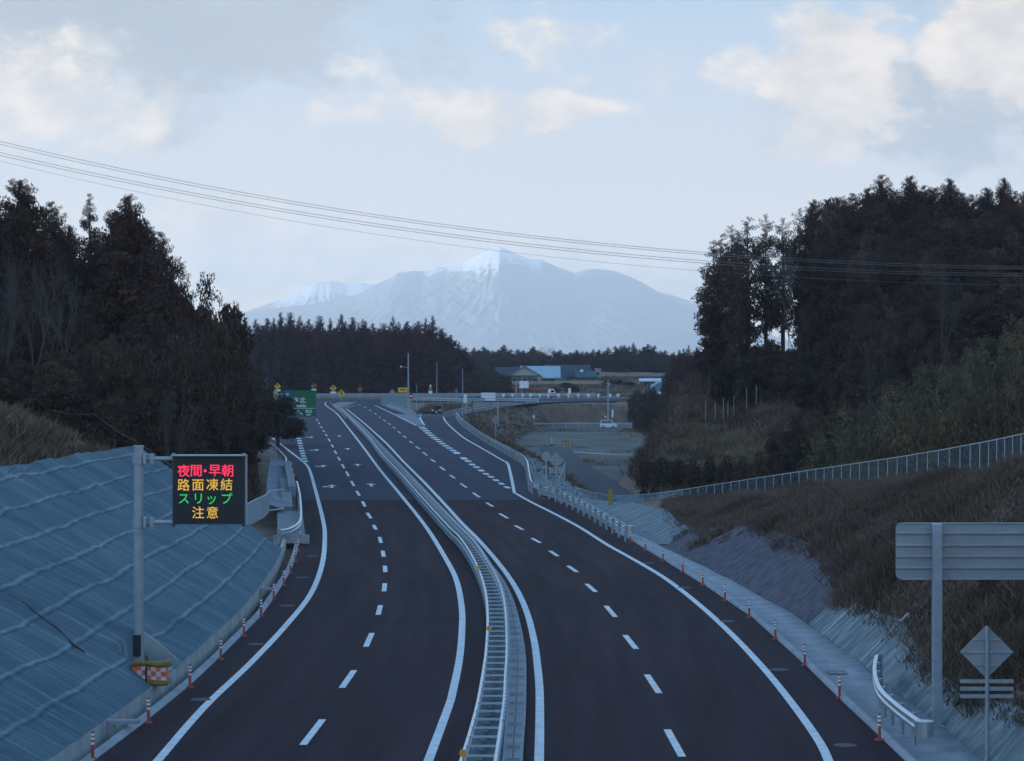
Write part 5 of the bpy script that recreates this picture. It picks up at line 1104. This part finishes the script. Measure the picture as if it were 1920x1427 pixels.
# hazy tree line behind the farm
sky_f = [(873, 650), (889, 650), (897, 655), (907, 650), (916, 656), (924, 654), (934, 658), (944, 650), (957, 657), (971, 654), (981, 657), (990, 656), (999, 653), (1010, 658), (1039, 656), (1050, 659), (1059, 661), (1068, 660), (1082, 656), (1092, 660), (1101, 657), (1112, 656), (1122, 654), (1132, 656), (1140, 653), (1154, 648), (1164, 648), (1171, 647), (1179, 652), (1187.5, 643), (1200, 654), (1207, 652), (1214, 647), (1227, 650), (1238, 659), (1247, 654), (1260, 660), (1273, 656), (1283, 655), (1291, 648), (1307, 653), (1322, 650)]
for i, (u, v) in enumerate(sky_f): plant('cedar_tree', FAR[(0, 2, 1, 0, 2)[i % 5]], u, v - 1 + rr.uniform(-3, 4), (980 if u < 1060 else 900 if u < 1262 else 560) + rr.uniform(-15, 15), 8.5 + rr.uniform(-1, 3), 'small hazy cedar on the skyline behind the farm', 'skyline cedars behind the farm', far=True)
for Y, vt in ((960, 664), (920, 670), (880, 674)):
    for u in np.arange(868, 1330, 14): plant('cedar_tree', FAR[rr.randrange(3)], u + rr.uniform(-5, 5), vt + rr.uniform(-4, 5), Y + rr.uniform(-8, 8), 9 + rr.uniform(-1, 3), 'hazy cedar massed in the tree line behind the farm', 'cedars massed behind the farm', far=True)
for u in np.arange(1262, 1345, 13): plant('cedar_tree', FAR[rr.randrange(3)], u + rr.uniform(-3, 3), 664 + rr.uniform(-6, 6), 470 + rr.uniform(-15, 15), 10, 'dark cedar where the tree line meets the wooded hill', 'cedars at the foot of the wooded hill', far=True)
plant('bare_tree', BAR[2], 1020, 646, 1000, 21, 'round bare crown poking above the hazy tree line')
for i, (u, v, Y, hw) in enumerate(((885, 700, 610, 22), (905, 694, 640, 20), (925, 700, 600, 24), (945, 706, 600, 18), (872, 712, 570, 20), (900, 722, 570, 24), (930, 722, 575, 20), (1062, 718, 640, 16), (1075, 722, 600, 16), (1140, 712, 660, 18), (1160, 712, 660, 20), (1180, 716, 650, 18), (1040, 728, 590, 14), (955, 728, 560, 14), (1255, 700, 520, 18), (1275, 705, 480, 18), (1270, 725, 430, 20))):
    plant('bush', BSH[i % 2], u, v, Y, hw, 'brown dark bush in the fields before the farm', 'bushes before the farm', cat='bush')
for u, v, Y, hw in ((1196, 738, 440, 22), (1222, 735, 420, 24), (1244, 748, 400, 22), (1206, 752, 430, 18)): plant('bush', BSH[0], u, v, Y, hw, 'rounded dark bush above the white hatchback at the hill edge', 'bushes at the hill edge', cat='bush')
for i, (u, v) in enumerate(((1150, 700), (1180, 694), (1250, 697), (880, 690), (912, 686))): plant('bare_tree', BAR[i % 3], u, v, 720, 16, 'small bare grey tree before the hazy tree line', 'bare trees before the tree line')

# wooded hill beyond the wire fence
for i, (u, v, Y, hw) in enumerate(((1338, 462, 272, 30), (1352, 440, 266, 32), (1372, 424, 276, 32), (1402, 408, 270, 34), (1436, 403, 280, 28), (1385, 440, 258, 28), (1468, 410, 268, 30), (1332, 520, 262, 24), (1500, 392, 274, 32))):
    plant('tall_evergreen_tree', CTR[i % 2] if i % 3 else CTR[0], u, v, Y, hw, f'tall trunk showing evergreen at the open end of the wooded hill, {ORD[i]} of the clump', 'tall evergreens at the open end of the hill')
sky_r = [(1528, 380, 26, 2), (1550, 378, 30, 1), (1572, 374, 36, 2), (1602, 366, 34, 1), (1628, 356, 34, 0), (1653, 332, 34, 1), (1676, 362, 34, 2), (1707, 334, 36, 0), (1733, 352, 30, 1), (1752, 356, 30, 2), (1780, 339, 38, 0), (1803, 366, 26, 2), (1824, 368, 26, 1), (1850, 356, 36, 0), (1882, 338, 30, 0), (1902, 362, 26, 1), (1925, 364, 28, 2), (1952, 345, 28, 0)]
for i, (u, v, hw, p) in enumerate(sky_r): plant('cedar_tree', CED[p], u, v - 2, 278 + rr.uniform(-8, 8), hw, f'{"pointed" if v < 345 else "blunt"} cedar on the skyline of the wooded hill, {(ORD + ["seventeenth", "eighteenth"])[i]} after the trunk showing clump', 'skyline cedars of the wooded hill')
n = 0
for Y, vt, u0 in ((268, 400, 1560), (258, 440, 1560), (248, 485, 1575), (240, 530, 1600), (232, 575, 1620), (224, 620, 1640)):
    for u in np.arange(u0, 1960, 44):
        plant('cedar_tree' if n % 3 else 'evergreen_tree', CED[n % 3] if n % 3 else BRD[n % 2], u + rr.uniform(-14, 14), vt + rr.uniform(-22, 22) + max(0, 1560 - u) * .25, Y + rr.uniform(-4, 4), rr.uniform(30, 44), 'brown dark tree massed inside the wooded hill beyond the fence', 'trees massed in the wooded hill', sink=.4); n += 1
for i, (u, v, Y) in enumerate(((1350, 640, 262), (1385, 645, 260), (1420, 650, 258), (1450, 640, 255), (1330, 655, 270), (1480, 660, 250), (1402, 668, 252), (1520, 660, 248), (1545, 640, 250), (1550, 690, 238), (1510, 690, 244), (1580, 690, 232), (1360, 668, 254), (1590, 740, 222), (1540, 780, 218), (1490, 790, 220), (1455, 812, 216), (1505, 820, 212), (1550, 815, 210), (1470, 840, 210))):
    plant('bush', BRD[i % 3], u, v, Y, rr.uniform(26, 38), 'dark undergrowth bush on the wooded hill slope', 'undergrowth bushes on the wooded hill', cat='bush', sink=.3)
for i, (u, v, Y) in enumerate(((1212, 868, 232), (1240, 864, 228), (1270, 866, 224), (1300, 868, 220), (1330, 868, 216), (1362, 866, 213), (1395, 866, 210), (1425, 862, 207))):
    plant('bush', BSH[i % 2], u, v, Y, 26, 'low black shaded bush in the row just behind the wire fence', 'shaded bushes behind the fence', cat='bush', sink=.2)
k = 0
for Y, us, f in ((226, np.arange(1600, 1960, 38), -30), (214, np.arange(1570, 1960, 36), 0), (203, np.arange(1560, 1960, 38), 50), (192, np.arange(1600, 1960, 40), 90)):
    for u in us:
        v = np.interp(u, [1560, 1620, 1700, 1800, 1920, 1960], [770, 735, 690, 645, 612, 605]) + f * .6 + rr.uniform(-18, 18)
        plant('bamboo', BAM[k % 2], u + rr.uniform(-8, 8), float(v), Y, 40, 'olive feathery bamboo clump on the hill above the wire fence', 'bamboo clumps above the fence', cat='bamboo', sink=.3); k += 1
for i, (u, v, Y, hw, lab) in enumerate(((1768, 480, 218, 34, 'bare forked tree standing out pale in the middle of the wooded hill'), (1640, 600, 214, 40, 'leaning bare grey tree above the bamboo edge'), (1616, 720, 205, 24, 'thin bare sapling at the foot of the wooded hill'), (1480, 420, 250, 40, 'grey bare crown in front of the trunk showing clump'), (1790, 660, 196, 30, 'bare twigs poking from the bamboo'))): plant('bare_tree', BAR[i % 3], u, v, Y, hw, lab)
# white plastic stakes on the clearing
for i, (u, vt, vb) in enumerate([(1360, 697, 722), (1365, 697, 722), (1391, 694, 717)] + [(1394 + 4.6 * j, 694, 716) for j in range(12)] + [(1400, 728, 754), (1418, 722, 742), (1323, 753, 784), (1341, 755, 782), (1356, 746, 780), (1365, 752, 785), (1376, 742, 770)]):
    Y = 262 if vb < 730 else 250; a, b = Q(u, vb, Y), Q(u, vt, Y); g = ground_at(a[0], Y)
    o = MB().tube([(0, 0, min(-.3, g - b[2] + (b[2] - a[2]))), (0, 0, b[2] - a[2])], .035, 5).build('garden_stake', M['stake'], None, a); tag(o, 'slender pale stake in the clearing under the trunk showing evergreens', 'stake', 'stakes in the hill clearing')

# ------------------------------------------------------------------ dry grass, as ground cover
def tufts(name, X, Y, h, m, blades=6, w=.05, spread=.16, seed=3, zoff=0.0, zf=None):
    rg = np.random.default_rng(seed); Zg = (height(X, Y) if zf is None else zf) + zoff; n = len(X) * blades
    bx, by, bz = np.repeat(X, blades) + rg.normal(size=n) * spread, np.repeat(Y, blades) + rg.normal(size=n) * spread, np.repeat(Zg, blades) - .06; H = np.repeat(h, blades) * rg.uniform(.5, 1.15, n)
    a = rg.uniform(0, 6.28, n); lean = H * rg.uniform(.1, 1.5, n); la = rg.uniform(0, 6.28, n); ww = w * rg.uniform(.6, 1.5, n)
    p0 = np.stack([bx - np.cos(a) * ww, by - np.sin(a) * ww, bz], 1); p1 = np.stack([bx + np.cos(a) * ww, by + np.sin(a) * ww, bz], 1); p2 = np.stack([bx + np.cos(la) * lean, by + np.sin(la) * lean, bz + H], 1)
    V = np.stack([p0, p1, p2], 1).reshape(-1, 3); Fc = np.arange(3 * n).reshape(-1, 3); tag(link(name, np_mesh(name, V, Fc, m, tint=np.clip(np.repeat(np.clip(.5 + 1.1 * fbm(X, Y, 2.5, 11), 0, 1), blades) * .6 + rg.uniform(0, .4, n), 0, 1))), kind='stuff')
def scatter(n, x0, x1, y0, y1, keep, seed):
    rg = np.random.default_rng(seed); X, Y = rg.uniform(x0, x1, n), rg.uniform(y0, y1, n); k = keep(X, Y); return X[k], Y[k]
def in_view(X, Y): return np.abs(X) < Y * .29 + 6
def build_grass():
    def cut(X, Y):                                  # brown slope under the fence
        Z = height(X, Y); u, v = U0 + F * X / Y, V0 + F * (H0 - Z) / Y
        return (v < np.interp(u, GRASS_EDGE[:, 0], GRASS_EDGE[:, 1]) + fbm(X, Y, 1.6, 1) * 40 - 2) & (X - xR(Y) > 2.0) & (X < np.interp(Y, CY, CX) + 4) & in_view(X, Y) & (Y < 152)
    X, Y = scatter(190000, 5, 34, 44, 152, cut, 1); h = .16 + .55 * np.clip(fbm(X, Y, 3, 2) + .35, 0, 1) ** 1.5 + .25 * np.clip(fbm(X, Y, .9, 5), 0, 1); tufts('dry_grass', X, Y, h, M['dry_grass'], 8, .020, .20, 4)
    X, Y = scatter(60000, 8, 75, 170, 330, lambda X, Y: in_view(X, Y) & (height(X, Y) > -3.4) & (X - xR(Y) > 9), 2); tufts('dry_grass', X, Y, .7 + .7 * np.clip(fbm(X, Y, 8, 2) + .3, 0, 1), M['dry_grass'], 6, .075, .32, 5)
    X, Y = scatter(9000, 14, 26, 215, 252, lambda X, Y: (np.abs((X - 19.5) / 5.5) ** 2 + np.abs((Y - 234) / 12) ** 2 < 1 + fbm(X, Y, 4, 2)), 6); tufts('pale_grass', X, Y, .9 + 0 * X, M['pale_grass'], 6, .07, .3, 8)
    X, Y = scatter(60000, -60, -14, 60, 240, lambda X, Y: in_view(X, Y) & (xL(Y) - X > np.interp(Y, [60, 104, 114, 122], [8.6, 7.6, 5.0, 3.4])), 3); tufts('dry_grass', X, Y, .4 + .5 * np.clip(fbm(X, Y, 5, 3) + .3, 0, 1), M['dry_grass'], 6, .045, .22, 6)
    X, Y = scatter(40000, -12, 60, 165, 560, lambda X, Y: in_view(X, Y) & (X > xV(Y) - .5) & (height(X, Y) < .3) & ((X - xV(Y) < 6) | (fbm(X, Y, 14, 21) > .22)) & ~((np.abs(X - np.interp(Y, [226, 255, 288, 318, 372], [13, 10.4, 8.6, 7.4, 6.6])) < 2.6) & (Y < 374)) & (np.abs(Y - 470) > 3.5), 4); tufts('dry_grass', X, Y, .45 + .4 * np.clip(fbm(X, Y, 9, 3), 0, 1), M['dry_grass'], 5, .09, .4, 7)
    X, Y = scatter(9000, -16, -6, 405, 468, lambda X, Y: (X > np.interp(Y, [400, 470], [-14.5, -20])) & (X < np.interp(Y, [400, 425, 460], [-13.5, -12.2, -8.5])), 5); tufts('pale_grass', X, Y, .8 + 0 * X, M['dry_grass'], 6, .09, .3, 9)
    X, Y = scatter(16000, -90, 120, 575, 760, lambda X, Y: in_view(X, Y), 7); tufts('dry_grass', X, Y, .6 + .6 * np.clip(fbm(X, Y, 20, 3), 0, 1), M['dry_grass'], 5, .16, .6, 10)
build_grass()

# ------------------------------------------------------------------ the mountain
def mountain_mat():
    m = bpy.data.materials.new('mountain_rock'); m.use_nodes = True; nt = m.node_tree; N = nt.nodes; L = nt.links; b = N['Principled BSDF']; b.inputs['Roughness'].default_value = .95; b.inputs['Specular IOR Level'].default_value = .1
    a = N.new('ShaderNodeAttribute'); a.attribute_name = 'snow'; g = N.new('ShaderNodeTexCoord'); n = N.new('ShaderNodeTexNoise'); n.inputs['Scale'].default_value = .012; n.inputs['Detail'].default_value = 8; L.new(g.outputs['Object'], n.inputs['Vector'])
    s = N.new('ShaderNodeMath'); s.operation = 'MULTIPLY_ADD'; L.new(n.outputs['Fac'], s.inputs[0]); s.inputs[1].default_value = .9; L.new(a.outputs['Fac'], s.inputs[2])
    r = N.new('ShaderNodeMapRange'); r.inputs[1].default_value = .85; r.inputs[2].default_value = 1.15; L.new(s.outputs[0], r.inputs[0])
    x = N.new('ShaderNodeMix'); x.data_type = 'RGBA'; L.new(r.outputs[0], x.inputs[0]); x.inputs[6].default_value = (.25, .27, .31, 1); x.inputs[7].default_value = (.85, .85, .86, 1); L.new(x.outputs[2], b.inputs['Base Color']); return m
M['mountain'] = mountain_mat()
def build_mountain(sil, Y0, depth, seed, snow_v, amp, peaks, nx=520, ny=190, foot=672):
    us = np.linspace(sil[0][0], sil[-1][0], nx); vs = np.interp(us, [a for a, b in sil], [b for a, b in sil]); vs += fbm(us, us * 0, 60, seed) * 1.6 + fbm(us, us * 0, 14, seed + 1) * .8
    t = np.linspace(-1.15, .7, ny); U, T = np.meshgrid(us, t); Yg = Y0 + T * depth; X = (U - U0) * Y0 / F
    crest = np.interp(U, us, H0 - (vs - V0) * Y0 / F); f = np.where(T < 0, (1 - np.clip(-T, 0, 1)) ** 1.25, np.clip(1 - T, 0, 1) ** 1.2); Z = (crest + 30) * f - 30
    for pu, pv, rad in peaks:                        # gullies run down from each summit
        px_ = (pu - U0) * Y0 / F; ang = np.arctan2(T * depth - depth * .05, X - px_); dist = np.hypot(X - px_, T * depth); g = np.abs(((fbm(ang * 4, dist / 2500, .45, seed + 3, 4)) * 3) % 1 - .5) * 2
        w = np.exp(-(dist / rad) ** 2) * np.clip(np.abs(T) * 2.5, 0, 1); Z -= amp * g * w
    Z -= amp * .6 * np.abs(fbm(X, Yg, 700, seed + 5)) * np.clip(np.abs(T) * 5, 0, 1)
    V = np.stack([X, Yg, Z], -1).reshape(-1, 3); a, b = U.shape; i = (np.arange(a - 1)[:, None] * b + np.arange(b - 1)[None]).ravel(); Fc = np.stack([i, i + 1, i + b + 1, i + b], 1)
    me = np_mesh('mountain', V, Fc, M['mountain'], True); zs = H0 - (snow_v - V0) * Y0 / F; at_ = me.attributes.new('snow', 'FLOAT', 'POINT')
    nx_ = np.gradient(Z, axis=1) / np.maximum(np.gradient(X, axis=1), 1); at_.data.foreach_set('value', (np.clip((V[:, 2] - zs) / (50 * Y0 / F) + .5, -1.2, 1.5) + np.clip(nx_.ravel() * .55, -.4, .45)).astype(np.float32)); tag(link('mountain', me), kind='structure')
build_mountain([(200, 700), (330, 660), (400, 610), (470, 585), (525, 576), (600, 567), (670, 552), (700, 535), (725, 522), (745, 510), (770, 507), (795, 507.5), (820, 500), (840, 499), (852, 495), (870, 490), (885, 483), (900, 475), (920, 466), (937, 460.5), (950, 465), (970, 475), (990, 485), (1015, 486), (1045, 500), (1075, 511), (1095, 505), (1115, 503), (1155, 508), (1180, 517), (1210, 532), (1240, 550), (1275, 567), (1320, 586), (1400, 615), (1550, 660), (1700, 690)], 15500, 3200, 3, 506, 32, ((937, 461, 2600), (1115, 503, 1300), (760, 507, 1200)))
build_mountain([(330, 690), (440, 590), (510, 566), (550, 547), (590, 528), (620, 525), (650, 530), (680, 528), (705, 531), (760, 560), (860, 640), (900, 690)], 17500, 1500, 8, 562, 45, ((600, 526, 1500),), 200, 60)
build_mountain([(1150, 690), (1200, 560), (1235, 545), (1260, 550), (1290, 561), (1315, 572), (1400, 600), (1560, 690)], 17500, 1500, 12, 480, 50, ((1235, 545, 1200),), 140, 50)

# ------------------------------------------------------------------ air
hz = bpy.data.materials.new('haze_air'); hz.use_nodes = True; nt = hz.node_tree; nt.nodes.remove(nt.nodes['Principled BSDF'])
pv = nt.nodes.new('ShaderNodeVolumePrincipled'); pv.inputs['Density Attribute'].default_value = ''; pv.inputs['Color'].default_value = (.92, .98, 1.0, 1); pv.inputs['Density'].default_value = .9e-4; pv.inputs['Anisotropy'].default_value = .15
nt.links.new(pv.outputs[0], nt.nodes['Material Output'].inputs['Volume'])
tag(MB().box((0, 9600, 400), (18000, 20400, 820)).build('haze', hz), kind='stuff')
